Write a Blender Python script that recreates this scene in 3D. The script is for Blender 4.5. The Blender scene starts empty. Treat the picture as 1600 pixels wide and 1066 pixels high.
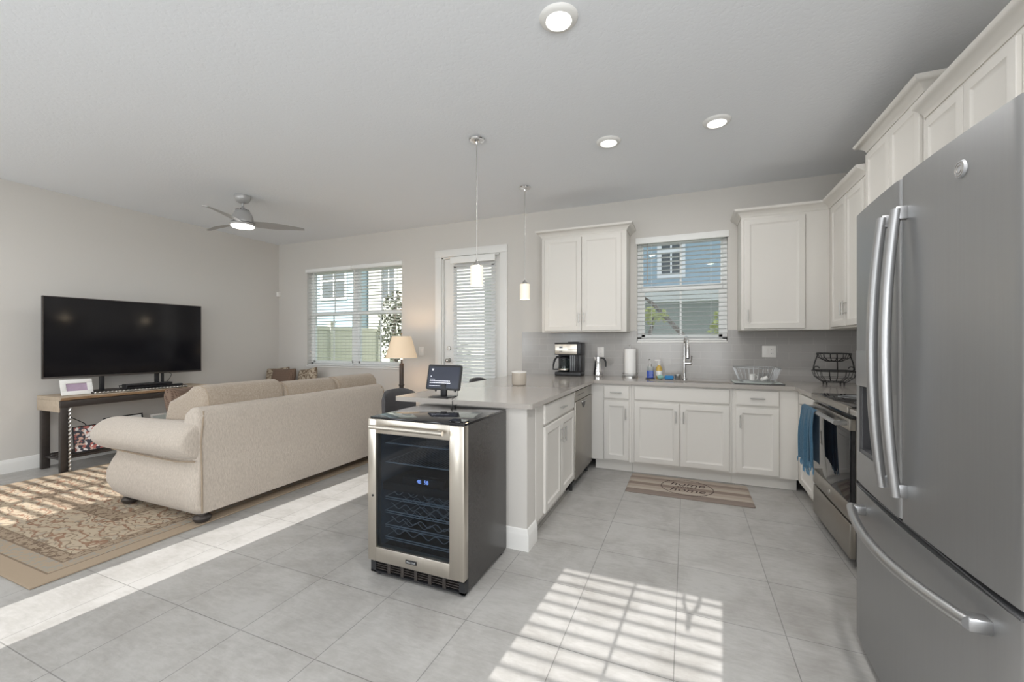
import bpy, bmesh, math, random
from mathutils import Vector, Matrix
random.seed(7)
PI = math.pi
sc = bpy.context.scene
COL = sc.collection

# ------------------------------------------------------------------ camera, sky, sun, daylight, exposure
cam_d = bpy.data.cameras.new('camera'); cam = bpy.data.objects.new('camera', cam_d); COL.objects.link(cam)
cam.location = (0, 0, 1.31); cam.rotation_euler = (PI/2, 0, 0.3967)
cam_d.sensor_width = 36.0; cam_d.lens = 651.9/1600*36; cam_d.shift_y = 3.5/1600; cam_d.clip_start = 0.05
sc.camera = cam
sc.view_settings.view_transform = 'Standard'; sc.view_settings.look = 'None'
sc.view_settings.gamma = 1.0; sc.view_settings.use_curve_mapping = False
sc.view_settings.exposure = 0.24
sc.cycles.use_denoising = True
sc.cycles.max_bounces = 12; sc.cycles.diffuse_bounces = 7; sc.cycles.glossy_bounces = 5
sc.cycles.transmission_bounces = 8; sc.cycles.transparent_max_bounces = 16
sc.cycles.sample_clamp_indirect = 6.0; sc.cycles.caustics_reflective = False; sc.cycles.caustics_refractive = False

world = bpy.data.worlds.new('sky'); sc.world = world; world.use_nodes = True
bg = world.node_tree.nodes['Background']
bg.inputs[0].default_value = (0.86, 0.93, 1.0, 1); bg.inputs[1].default_value = 1.3

SUN_ELEV = math.atan(0.42); SUN_DX = 0.07
sun_d = bpy.data.lights.new('sun', 'SUN'); sun = bpy.data.objects.new('sun', sun_d); COL.objects.link(sun)
sun_d.energy = 7.4; sun_d.angle = 0.0022; sun_d.color = (1.0, 0.975, 0.94)
sdir = Vector((SUN_DX, 1.0, -math.tan(SUN_ELEV)))
sun.rotation_euler = sdir.to_track_quat('-Z', 'Y').to_euler(); sun.location = (0, -12, 6)

def area(name, loc, direction, sx, sy, power, color=(1, 1, 1)):
    d = bpy.data.lights.new(name, 'AREA'); d.shape = 'RECTANGLE'; d.size = sx; d.size_y = sy
    d.energy = power; d.color = color
    o = bpy.data.objects.new(name, d); COL.objects.link(o); o.location = loc
    o.rotation_euler = Vector(direction).to_track_quat('-Z', 'Y').to_euler()
    return o
# daylight of the front openings behind the camera, then an added side fill
area('daylight_living_window', (-5.2, -2.32, 1.60), (0, 1, 0.6), 1.9, 1.5, 48, (0.91, 0.96, 1.0))
area('daylight_patio_door', (-3.1, -2.32, 1.30), (0, 1, 0.6), 0.9, 2.0, 30, (0.91, 0.96, 1.0))
area('daylight_kitchen_window', (-0.3, -3.45, 1.45), (0, 1, 0.0), 3.0, 2.3, 48, (0.93, 0.97, 1.0))
area('side_fill_light', (1.50, -1.55, 1.55), (-1, 0.6, 0.7), 1.9, 1.7, 84, (0.94, 0.97, 1.0))  # added lamp, fills the sofa back and peninsula from the right

# ------------------------------------------------------------------ room numbers
YB, H, XL, XR = 4.95, 2.955, -6.32, 1.54
YF_L, YF_K, XJ = -2.2, -3.5, -2.1          # front wall of the living part, of the kitchen part, jog between them
CT = 0.93                                   # worktop height

# ------------------------------------------------------------------ materials
def new_mat(name):
    m = bpy.data.materials.new(name); m.use_nodes = True
    nt = m.node_tree; b = nt.nodes['Principled BSDF']
    return m, nt, b
def N(nt, t, **kw):
    n = nt.nodes.new(t)
    for k, v in kw.items(): setattr(n, k, v)
    return n
def rgb(r, g, b):
    f = lambda c: (c/255/12.92) if c/255 <= 0.04045 else ((c/255+0.055)/1.055)**2.4
    return (f(r), f(g), f(b), 1)
def mix(nt, fac, a, b, blend='MIX'):
    n = N(nt, 'ShaderNodeMix', data_type='RGBA', blend_type=blend)
    for i, v in ((0, fac), (6, a), (7, b)):
        if hasattr(v, 'is_linked') or hasattr(v, 'links'): nt.links.new(v, n.inputs[i])
        else: n.inputs[i].default_value = v
    return n.outputs[2]
def math_(nt, op, a, b=None, c=None, clamp=False):
    n = N(nt, 'ShaderNodeMath', operation=op, use_clamp=clamp)
    for i, v in enumerate((a, b, c)):
        if v is None: continue
        if hasattr(v, 'links'): nt.links.new(v, n.inputs[i])
        else: n.inputs[i].default_value = v
    return n.outputs[0]
def noise(nt, co, scale, detail=3, rough=0.5, dist=0.0):
    n = N(nt, 'ShaderNodeTexNoise'); n.inputs['Scale'].default_value = scale; n.inputs['Detail'].default_value = detail
    n.inputs['Roughness'].default_value = rough; n.inputs['Distortion'].default_value = dist
    if co is not None: nt.links.new(co, n.inputs['Vector'])
    return n.outputs['Fac']
def coords(nt, scale=(1, 1, 1), loc=(0, 0, 0), rot=(0, 0, 0)):
    t = N(nt, 'ShaderNodeTexCoord'); mp = N(nt, 'ShaderNodeMapping')
    mp.inputs['Scale'].default_value = scale; mp.inputs['Location'].default_value = loc; mp.inputs['Rotation'].default_value = rot
    nt.links.new(t.outputs['Object'], mp.inputs['Vector'])
    return mp.outputs['Vector']
def bump(nt, b, h, strength=0.2, dist=0.01):
    n = N(nt, 'ShaderNodeBump'); n.inputs['Strength'].default_value = strength; n.inputs['Distance'].default_value = dist
    nt.links.new(h, n.inputs['Height']); nt.links.new(n.outputs['Normal'], b.inputs['Normal'])
def pm(name, col, rough=0.5, metal=0.0, var=0.0, vscale=8, bmp=0.0, bscale=200, bdist=0.002, stretch=(1, 1, 1), spec=0.5, coat=0.0, emit=None, estr=0.0, trans=0.0, ior=1.45):
    m, nt, b = new_mat(name)
    co = coords(nt, stretch)
    if var > 0:
        f = noise(nt, co, vscale, 4, 0.6)
        d = tuple(max(0, c*(1-var)) for c in col[:3])+(1,); l = tuple(min(1, c*(1+var)) for c in col[:3])+(1,)
        nt.links.new(mix(nt, f, d, l), b.inputs['Base Color'])
    else:
        b.inputs['Base Color'].default_value = col
    b.inputs['Roughness'].default_value = rough; b.inputs['Metallic'].default_value = metal
    b.inputs['Specular IOR Level'].default_value = spec; b.inputs['Coat Weight'].default_value = coat
    b.inputs['Transmission Weight'].default_value = trans; b.inputs['IOR'].default_value = ior
    if emit: b.inputs['Emission Color'].default_value = emit; b.inputs['Emission Strength'].default_value = estr
    if bmp > 0: bump(nt, b, noise(nt, co, bscale, 3), bmp, bdist)
    return m

M = {}
M['wall'] = pm('greige_paint', (0.63, 0.605, 0.57, 1), 0.75, var=0.015, vscale=1.5, bmp=0.08, bscale=160)
m, nt, b = new_mat('knockdown_ceiling'); co = coords(nt)
b.inputs['Base Color'].default_value = (0.82, 0.84, 0.87, 1); b.inputs['Roughness'].default_value = 0.85
v = noise(nt, co, 42, 4, 0.55, 0.4); r = math_(nt, 'SMOOTH_MIN', v, 0.52, 0.06); bump(nt, b, r, 0.3, 0.010); M['ceiling'] = m
M['trim'] = pm('white_trim_paint', (0.80, 0.79, 0.765, 1), 0.42, var=0.01)
M['cab'] = pm('white_cabinet_paint', (0.70, 0.675, 0.635, 1), 0.5, var=0.012, vscale=3, spec=0.22)
M['cab_in'] = pm('cabinet_shadow_gap', (0.30, 0.27, 0.24, 1), 0.7, var=0.05)
M['vinyl'] = pm('white_vinyl', (0.84, 0.84, 0.82, 1), 0.35, var=0.01)
M['blind'] = pm('white_blind_slat', (0.86, 0.86, 0.84, 1), 0.4, var=0.01)
m, nt, b = new_mat('white_vinyl_slat')
b.inputs['Base Color'].default_value = (0.86, 0.86, 0.85, 1); b.inputs['Roughness'].default_value = 0.4
tl = N(nt, 'ShaderNodeBsdfTranslucent'); tl.inputs[0].default_value = (0.88, 0.90, 0.93, 1)
msx = N(nt, 'ShaderNodeMixShader'); msx.inputs[0].default_value = 0.30
nt.links.new(b.outputs[0], msx.inputs[1]); nt.links.new(tl.outputs[0], msx.inputs[2]); nt.links.new(msx.outputs[0], nt.nodes['Material Output'].inputs[0]); M['slat'] = m
M['nickel'] = pm('brushed_nickel', (0.55, 0.54, 0.52, 1), 0.32, 1.0, var=0.05, vscale=60)
M['chrome'] = pm('chrome', (0.85, 0.85, 0.86, 1), 0.06, 1.0, var=0.01)
M['cord'] = pm('black_cord', (0.02, 0.02, 0.02, 1), 0.5, var=0.05)
M['cordw'] = pm('white_cord', (0.8, 0.8, 0.78, 1), 0.6, var=0.02)
M['black'] = pm('black_plastic', (0.018, 0.018, 0.02, 1), 0.38, var=0.08)
M['blackgloss'] = pm('black_glass', (0.012, 0.012, 0.014, 1), 0.05, var=0.02, spec=0.6)
M['screen'] = pm('dark_screen', (0.006, 0.006, 0.008, 1), 0.10, var=0.02, spec=0.45)
M['bronze'] = pm('dark_bronze_metal', (0.075, 0.065, 0.06, 1), 0.42, 0.6, var=0.25, vscale=30)
M['plate'] = pm('white_plate_plastic', (0.82, 0.80, 0.77, 1), 0.35, var=0.01)
M['paper'] = pm('white_paper', (0.86, 0.85, 0.83, 1), 0.8, var=0.02, bmp=0.15, bscale=120)

def glass_mat(name, tint=(1, 1, 1, 1), rough=0.0, refl=0.10):
    m = bpy.data.materials.new(name); m.use_nodes = True; nt = m.node_tree
    for n in list(nt.nodes): nt.nodes.remove(n)
    out = N(nt, 'ShaderNodeOutputMaterial'); tr = N(nt, 'ShaderNodeBsdfTransparent'); gl = N(nt, 'ShaderNodeBsdfGlossy')
    tr.inputs[0].default_value = tint; gl.inputs['Roughness'].default_value = rough
    fr = N(nt, 'ShaderNodeFresnel'); fr.inputs[0].default_value = 1.45
    ge = N(nt, 'ShaderNodeNewGeometry'); ms = N(nt, 'ShaderNodeMixShader'); nt.links.new(math_(nt, 'MULTIPLY', fr.outputs[0], math_(nt, 'SUBTRACT', 1.0, ge.outputs['Backfacing'])), ms.inputs[0]); nt.links.new(tr.outputs[0], ms.inputs[1]); nt.links.new(gl.outputs[0], ms.inputs[2])
    nt.links.new(ms.outputs[0], out.inputs[0])
    return m
M['pane'] = glass_mat('window_glass', (0.96, 0.98, 0.97, 1))
M['smoke'] = glass_mat('smoked_glass', (0.50, 0.56, 0.62, 1))
M['clear'] = glass_mat('clear_glass', (0.85, 0.88, 0.88, 1))

# floor: 18 inch porcelain tile, straight grid
m, nt, b = new_mat('porcelain_tile'); P_ = 0.458
co = coords(nt, loc=(0.048, -0.82, 0))
br = N(nt, 'ShaderNodeTexBrick'); br.offset = 0.0; br.squash = 1.0
nt.links.new(co, br.inputs['Vector'])
for k, v in (('Scale', 1.0), ('Mortar Size', 0.0024), ('Mortar Smooth', 0.2), ('Bias', 0.0), ('Brick Width', P_), ('Row Height', P_)): br.inputs[k].default_value = v
br.inputs['Color1'].default_value = (0.405, 0.395, 0.38, 1); br.inputs['Color2'].default_value = (0.425, 0.415, 0.40, 1); br.inputs['Mortar'].default_value = (0.25, 0.245, 0.235, 1)
c2 = coords(nt)
n1 = noise(nt, c2, 3.2, 6, 0.65, 0.6); n2 = noise(nt, coords(nt, (9, 30, 9)), 1.6, 5, 0.7, 0.3)
rmp = N(nt, 'ShaderNodeValToRGB'); rmp.color_ramp.elements[0].position = 0.34; rmp.color_ramp.elements[0].color = (0.78, 0.765, 0.745, 1)
rmp.color_ramp.elements[1].position = 0.58; rmp.color_ramp.elements[1].color = (1.08, 1.08, 1.08, 1)
nt.links.new(math_(nt, 'ADD', math_(nt, 'MULTIPLY', n1, 0.65), math_(nt, 'MULTIPLY', n2, 0.35)), rmp.inputs[0])
nt.links.new(mix(nt, 1.0, br.outputs['Color'], rmp.outputs[0], 'MULTIPLY'), b.inputs['Base Color'])
b.inputs['Roughness'].default_value = 0.42; b.inputs['Specular IOR Level'].default_value = 0.35
bump(nt, b, math_(nt, 'SUBTRACT', 1.0, br.outputs['Fac']), 0.35, 0.002); M['tile'] = m

# backsplash: grey glossy subway tile (x along wall, z up)
m, nt, b = new_mat('grey_subway_tile')
t = N(nt, 'ShaderNodeTexCoord'); sx = N(nt, 'ShaderNodeSeparateXYZ'); nt.links.new(t.outputs['Object'], sx.inputs[0])
cx = N(nt, 'ShaderNodeCombineXYZ'); nt.links.new(math_(nt, 'ADD', sx.outputs[0], sx.outputs[1]), cx.inputs[0]); nt.links.new(sx.outputs[2], cx.inputs[1])
br = N(nt, 'ShaderNodeTexBrick'); br.offset = 0.5; nt.links.new(cx.outputs[0], br.inputs['Vector'])
for k, v in (('Scale', 1.0), ('Mortar Size', 0.0016), ('Mortar Smooth', 0.1), ('Brick Width', 0.203), ('Row Height', 0.0762)): br.inputs[k].default_value = v
br.inputs['Color1'].default_value = (0.40, 0.385, 0.37, 1); br.inputs['Color2'].default_value = (0.42, 0.405, 0.39, 1); br.inputs['Mortar'].default_value = (0.50, 0.485, 0.465, 1)
nt.links.new(br.outputs['Color'], b.inputs['Base Color']); b.inputs['Roughness'].default_value = 0.16
bump(nt, b, math_(nt, 'SUBTRACT', 1.0, br.outputs['Fac']), 0.3, 0.0015); M['splash'] = m

M['quartz'] = pm('taupe_quartz', (0.40, 0.37, 0.34, 1), 0.13, var=0.05, vscale=90, spec=0.5)
M['steel'] = pm('stainless_steel', (0.62, 0.575, 0.51, 1), 0.28, 1.0, var=0.06, vscale=5, bmp=0.03, bscale=60, stretch=(40, 40, 0.6))
M['slate'] = pm('slate_stainless', (0.35, 0.352, 0.355, 1), 0.38, 0.85, var=0.04, vscale=3, bmp=0.03, bscale=80, stretch=(1, 40, 1))
M['slate_side'] = pm('dark_grey_paint', (0.10, 0.10, 0.105, 1), 0.45, var=0.04)
M['handle'] = pm('fridge_handle_steel', (0.46, 0.46, 0.465, 1), 0.36, 1.0, var=0.04, vscale=20)
M['graysteel'] = pm('grey_stainless', (0.36, 0.335, 0.30, 1), 0.33, 0.9, var=0.05, vscale=6, stretch=(30, 30, 0.6))
M['appl_black'] = pm('textured_black_steel', (0.045, 0.042, 0.040, 1), 0.24, 0.0, var=0.35, vscale=90, bmp=0.12, bscale=380, bdist=0.001, spec=0.6)
M['interior'] = pm('cooler_interior', (0.14, 0.17, 0.20, 1), 0.5, var=0.15, vscale=14)
M['wire'] = pm('grey_wire', (0.62, 0.64, 0.65, 1), 0.4, 0.2, var=0.05)
M['rackwire'] = pm('dull_chrome_wire', (0.42, 0.43, 0.44, 1), 0.3, 0.8, var=0.05)
M['led'] = pm('blue_led', (0.2, 0.3, 1, 1), 0.5, emit=(0.35, 0.5, 1.0, 1), estr=2.2)
M['lamp_on'] = pm('lit_diffuser', (1, 1, 1, 1), 0.5, emit=(1.0, 0.98, 0.95, 1), estr=3.2)
M['shade_glass'] = pm('lit_opal_glass', (0.9, 0.85, 0.75, 1), 0.35, emit=(1.0, 0.83, 0.58, 1), estr=0.30)
M['bulb'] = pm('lit_bulb', (1, 1, 1, 1), 0.5, emit=(1.0, 0.86, 0.62, 1), estr=5.0)
M['fabric_shade'] = pm('lamp_linen', (0.80, 0.66, 0.50, 1), 0.8, var=0.05, vscale=200, emit=(1.0, 0.70, 0.42, 1), estr=0.17)
M['fan'] = pm('brushed_pewter_fan', (0.46, 0.455, 0.45, 1), 0.40, 0.35, var=0.05, vscale=25)
M['leather'] = pm('grey_leather', (0.075, 0.073, 0.078, 1), 0.34, var=0.12, vscale=40, bmp=0.15, bscale=260)
M['darkwood'] = pm('espresso_wood', (0.05, 0.032, 0.024, 1), 0.4, var=0.3, vscale=14, stretch=(8, 8, 1))
M['dirt'] = pm('lawn', (0.22, 0.25, 0.12, 1), 0.95, var=0.3, vscale=12, bmp=0.4, bscale=60, bdist=0.02)
M['bark'] = pm('grey_bark', (0.17, 0.14, 0.12, 1), 0.9, var=0.3, vscale=20, bmp=0.5, bscale=40, bdist=0.01)
M['leafg'] = pm('green_leaf', (0.16, 0.24, 0.07, 1), 0.6, var=0.45, vscale=9)
M['leafdark'] = pm('dark_shrub_leaf', (0.07, 0.075, 0.045, 1), 0.6, var=0.45, vscale=9)
M['leafy'] = pm('yellow_green_leaf', (0.42, 0.46, 0.12, 1), 0.6, var=0.45, vscale=9)
M['fence'] = pm('ivory_vinyl', (0.62, 0.61, 0.55, 1), 0.5, var=0.02)
M['soffit'] = pm('white_soffit', (0.80, 0.80, 0.82, 1), 0.6, var=0.02)

def siding(name, col):
    m, nt, b = new_mat(name)
    t = N(nt, 'ShaderNodeTexCoord'); sx = N(nt, 'ShaderNodeSeparateXYZ'); nt.links.new(t.outputs['Object'], sx.inputs[0])
    fr = math_(nt, 'FRACT', math_(nt, 'DIVIDE', sx.outputs[2], 0.16))
    b.inputs['Base Color'].default_value = col; b.inputs['Roughness'].default_value = 0.7
    bump(nt, b, fr, 0.8, 0.02); return m
M['siding_blue'] = siding('pale_blue_siding', (0.36, 0.46, 0.54, 1))
M['siding_white'] = siding('cream_siding', (0.58, 0.57, 0.52, 1))
M['siding_gray'] = siding('shaded_grey_siding', (0.40, 0.44, 0.44, 1))  # shade under the porch put into the grey
M['darkpane'] = pm('dark_house_glass', (0.12, 0.13, 0.14, 1), 0.08, var=0.3, vscale=3)

def fabric(name, c1, c2, scale=120, stretch=(1, 1, 1), bs=0.5):
    m, nt, b = new_mat(name); co = coords(nt, stretch)
    f = noise(nt, co, scale, 4, 0.7, 0.2); big = noise(nt, coords(nt), 4, 3)
    ramp = N(nt, 'ShaderNodeValToRGB'); ramp.color_ramp.elements[0].position = 0.32; ramp.color_ramp.elements[1].position = 0.68
    ramp.color_ramp.elements[0].color = c1; ramp.color_ramp.elements[1].color = c2
    nt.links.new(f, ramp.inputs[0])
    nt.links.new(mix(nt, math_(nt, 'MULTIPLY', big, 0.25), ramp.outputs[0], c1), b.inputs['Base Color'])
    b.inputs['Roughness'].default_value = 0.9; b.inputs['Specular IOR Level'].default_value = 0.2
    b.inputs['Sheen Weight'].default_value = 0.25
    bump(nt, b, f, bs, 0.004); return m
M['chenille'] = fabric('beige_chenille', (0.42, 0.365, 0.31, 1), (0.60, 0.53, 0.46, 1), 150, (1.0, 1.0, 0.25), 0.7)
M['cushion'] = fabric('taupe_chenille', (0.30, 0.245, 0.19, 1), (0.47, 0.395, 0.32, 1), 120, (1, 1, 0.6), 0.45)
M['piping'] = pm('sofa_piping', (0.34, 0.27, 0.20, 1), 0.9, var=0.1, vscale=60)
M['bluecloth'] = fabric('blue_terry', (0.075, 0.19, 0.30, 1), (0.15, 0.31, 0.45, 1), 150, (1, 1, 1), 0.5)
m, nt, b = new_mat('brown_check_fabric'); co = coords(nt)
ck = N(nt, 'ShaderNodeTexBrick'); ck.offset = 0.0; nt.links.new(co, ck.inputs['Vector'])
for k, v in (('Scale', 1.0), ('Mortar Size', 0.003), ('Brick Width', 0.014), ('Row Height', 0.014)): ck.inputs[k].default_value = v
ck.inputs['Color1'].default_value = (0.075, 0.042, 0.030, 1); ck.inputs['Color2'].default_value = (0.105, 0.062, 0.042, 1); ck.inputs['Mortar'].default_value = (0.19, 0.13, 0.095, 1)
nt.links.new(ck.outputs['Color'], b.inputs['Base Color']); b.inputs['Roughness'].default_value = 0.9; bump(nt, b, noise(nt, co, 220), 0.3, 0.002); M['check'] = m
m, nt, b = new_mat('paisley_fabric'); co = coords(nt)
w = N(nt, 'ShaderNodeTexWave', wave_type='RINGS'); w.inputs['Scale'].default_value = 5; w.inputs['Distortion'].default_value = 14; w.inputs['Detail'].default_value = 2; w.inputs['Detail Scale'].default_value = 2.2
nt.links.new(co, w.inputs['Vector'])
rp = N(nt, 'ShaderNodeValToRGB'); rp.color_ramp.elements[0].position = 0.35; rp.color_ramp.elements[0].color = (0.17, 0.12, 0.08, 1); rp.color_ramp.elements[1].position = 0.55; rp.color_ramp.elements[1].color = (0.46, 0.39, 0.30, 1)
nt.links.new(w.outputs['Fac'], rp.inputs[0]); nt.links.new(rp.outputs[0], b.inputs['Base Color']); b.inputs['Roughness'].default_value = 0.9; M['paisley'] = m

# oriental rug: bands by distance from the edge, ornament by warped noise
RX0, RX1, RY0, RY1 = -5.768, -3.21, 1.05, 4.20
m, nt, b = new_mat('oriental_rug')
t = N(nt, 'ShaderNodeTexCoord'); sp = N(nt, 'ShaderNodeSeparateXYZ'); nt.links.new(t.outputs['Object'], sp.inputs[0])
cxr, cyr = (RX0+RX1)/2, (RY0+RY1)/2
dx = math_(nt, 'SUBTRACT', (RX1-RX0)/2, math_(nt, 'ABSOLUTE', sp.outputs[0])); dy = math_(nt, 'SUBTRACT', (RY1-RY0)/2, math_(nt, 'ABSOLUTE', sp.outputs[1]))
d = math_(nt, 'MINIMUM', dx, dy)
co = t.outputs['Object']
def step(x, e): return math_(nt, 'GREATER_THAN', x, e)
def band(lo, hi): return math_(nt, 'MULTIPLY', step(d, lo), math_(nt, 'LESS_THAN', d, hi))
cream, tan = (0.43, 0.355, 0.265, 1), (0.33, 0.26, 0.19, 1)
rust, brown, grey = (0.20, 0.085, 0.05, 1), (0.125, 0.085, 0.06, 1), (0.26, 0.26, 0.235, 1)
w1 = N(nt, 'ShaderNodeTexWave', wave_type='RINGS'); w1.inputs['Scale'].default_value = 3.4; w1.inputs['Distortion'].default_value = 11; w1.inputs['Detail'].default_value = 3; w1.inputs['Detail Scale'].default_value = 1.6
nt.links.new(co, w1.inputs['Vector'])
w2 = N(nt, 'ShaderNodeTexWave', wave_type='RINGS'); w2.inputs['Scale'].default_value = 5.2; w2.inputs['Distortion'].default_value = 13; w2.inputs['Detail'].default_value = 2; w2.inputs['Detail Scale'].default_value = 2.0
mpp = N(nt, 'ShaderNodeMapping'); mpp.inputs['Location'].default_value = (3.1, 1.7, 0); nt.links.new(co, mpp.inputs['Vector']); nt.links.new(mpp.outputs[0], w2.inputs['Vector'])
nz = noise(nt, co, 8.5, 4, 0.6, 1.6)
fine = noise(nt, co, 30, 3, 0.6, 0.8)
fld = mix(nt, math_(nt, 'MULTIPLY', step(w2.outputs['Fac'], 0.86), 0.7), cream, brown)
fld = mix(nt, math_(nt, 'MULTIPLY', step(w1.outputs['Fac'], 0.91), 0.75), fld, rust)
fld = mix(nt, math_(nt, 'MULTIPLY', step(nz, 0.60), 0.55), fld, grey)
small = mix(nt, math_(nt, 'MULTIPLY', step(fine, 0.52), 0.8), tan, grey)
small2 = mix(nt, math_(nt, 'MULTIPLY', step(fine, 0.46), 0.85), brown, tan)
c = mix(nt, band(0.10, 0.20), tan, small)
c = mix(nt, band(0.20, 0.27), c, small2)
c = mix(nt, step(d, 0.27), c, fld)
c = mix(nt, band(0.64, 0.74), c, small2)
for e in (0.10, 0.195, 0.265, 0.635, 0.735): c = mix(nt, math_(nt, 'MULTIPLY', band(e, e+0.010), 0.75), c, brown)
pile = noise(nt, co, 260, 2)
c = mix(nt, math_(nt, 'MULTIPLY', pile, 0.25), c, (0.42, 0.34, 0.25, 1))
nt.links.new(c, b.inputs['Base Color']); b.inputs['Roughness'].default_value = 0.95; b.inputs['Specular IOR Level'].default_value = 0.1
bump(nt, b, pile, 0.4, 0.003); M['rug'] = m

def wood(name, c1, c2, stretch, rough=0.6):
    m, nt, b = new_mat(name); co = coords(nt, stretch)
    f = noise(nt, co, 3, 6, 0.7, 1.5); nt.links.new(mix(nt, f, c1, c2), b.inputs['Base Color']); b.inputs['Roughness'].default_value = rough
    bump(nt, b, f, 0.35, 0.004); return m
M['slabwood'] = wood('weathered_pine', (0.30, 0.22, 0.15, 1), (0.62, 0.53, 0.42, 1), (9, 1.2, 6))
M['barkedge'] = wood('rough_live_edge', (0.11, 0.06, 0.03, 1), (0.42, 0.27, 0.15, 1), (6, 9, 14), 0.8)
# mat: soft stripes of taupe planks
m, nt, b = new_mat('striped_mat'); t = N(nt, 'ShaderNodeTexCoord'); sp = N(nt, 'ShaderNodeSeparateXYZ'); nt.links.new(t.outputs['Object'], sp.inputs[0])
rp = N(nt, 'ShaderNodeValToRGB'); rp.color_ramp.interpolation = 'CONSTANT'
els = [(0.0, (0.21, 0.165, 0.14, 1)), (0.20, (0.47, 0.41, 0.345, 1)), (0.30, (0.40, 0.335, 0.28, 1)), (0.42, (0.23, 0.175, 0.145, 1)), (0.54, (0.45, 0.39, 0.325, 1)), (0.66, (0.36, 0.30, 0.25, 1)), (0.74, (0.25, 0.195, 0.165, 1)), (0.84, (0.42, 0.36, 0.30, 1))]
rp.color_ramp.elements[0].position = 0; rp.color_ramp.elements[0].color = els[0][1]; rp.color_ramp.elements[1].position = els[1][0]; rp.color_ramp.elements[1].color = els[1][1]
for p, cc in els[2:]:
    e = rp.color_ramp.elements.new(p); e.color = cc
nt.links.new(math_(nt, 'DIVIDE', math_(nt, 'ADD', sp.outputs[1], 0.28), 0.56), rp.inputs[0])
st = noise(nt, coords(nt, (2, 60, 1)), 2, 4, 0.6)
nt.links.new(mix(nt, math_(nt, 'MULTIPLY', st, 0.4), rp.outputs[0], (0.30, 0.245, 0.205, 1)), b.inputs['Base Color']); b.inputs['Roughness'].default_value = 0.8; M['mat'] = m
M['ink'] = pm('dark_brown_print', (0.07, 0.045, 0.04, 1), 0.8, var=0.1)
M['bluesoap'] = pm('blue_soap', (0.005, 0.06, 0.45, 1), 0.2, var=0.03)
M['amber'] = pm('amber_soap', (0.62, 0.42, 0.10, 1), 0.2, var=0.1)
M['teal'] = pm('pale_green_sponge', (0.28, 0.48, 0.42, 1), 0.9, var=0.12, vscale=90)
M['sponge'] = pm('blue_sponge', (0.04, 0.22, 0.48, 1), 0.9, var=0.12, vscale=90)
M['matgrey'] = pm('drying_mat_green_grey', (0.52, 0.56, 0.54, 1), 0.8, var=0.06, vscale=70)
M['lilac'] = pm('lilac_print', (0.42, 0.32, 0.42, 1), 0.6, var=0.18, vscale=18)
m, nt, b = new_mat('photo_collage'); co = coords(nt)
vo = N(nt, 'ShaderNodeTexVoronoi'); vo.inputs['Scale'].default_value = 46; nt.links.new(co, vo.inputs['Vector'])
rp = N(nt, 'ShaderNodeValToRGB'); rp.color_ramp.interpolation = 'CONSTANT'
for i, (p, cc) in enumerate([(0, (0.03, 0.03, 0.05, 1)), (0.45, (0.45, 0.12, 0.10, 1)), (0.62, (0.65, 0.42, 0.34, 1)), (0.80, (0.85, 0.8, 0.78, 1))]):
    e = rp.color_ramp.elements[i] if i < 2 else rp.color_ramp.elements.new(p); e.position = p; e.color = cc
sepc = N(nt, 'ShaderNodeSeparateColor'); nt.links.new(vo.outputs['Color'], sepc.inputs[0]); nt.links.new(sepc.outputs[0], rp.inputs[0])
nt.links.new(rp.outputs[0], b.inputs['Base Color']); b.inputs['Roughness'].default_value = 0.3; M['photo'] = m

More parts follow.
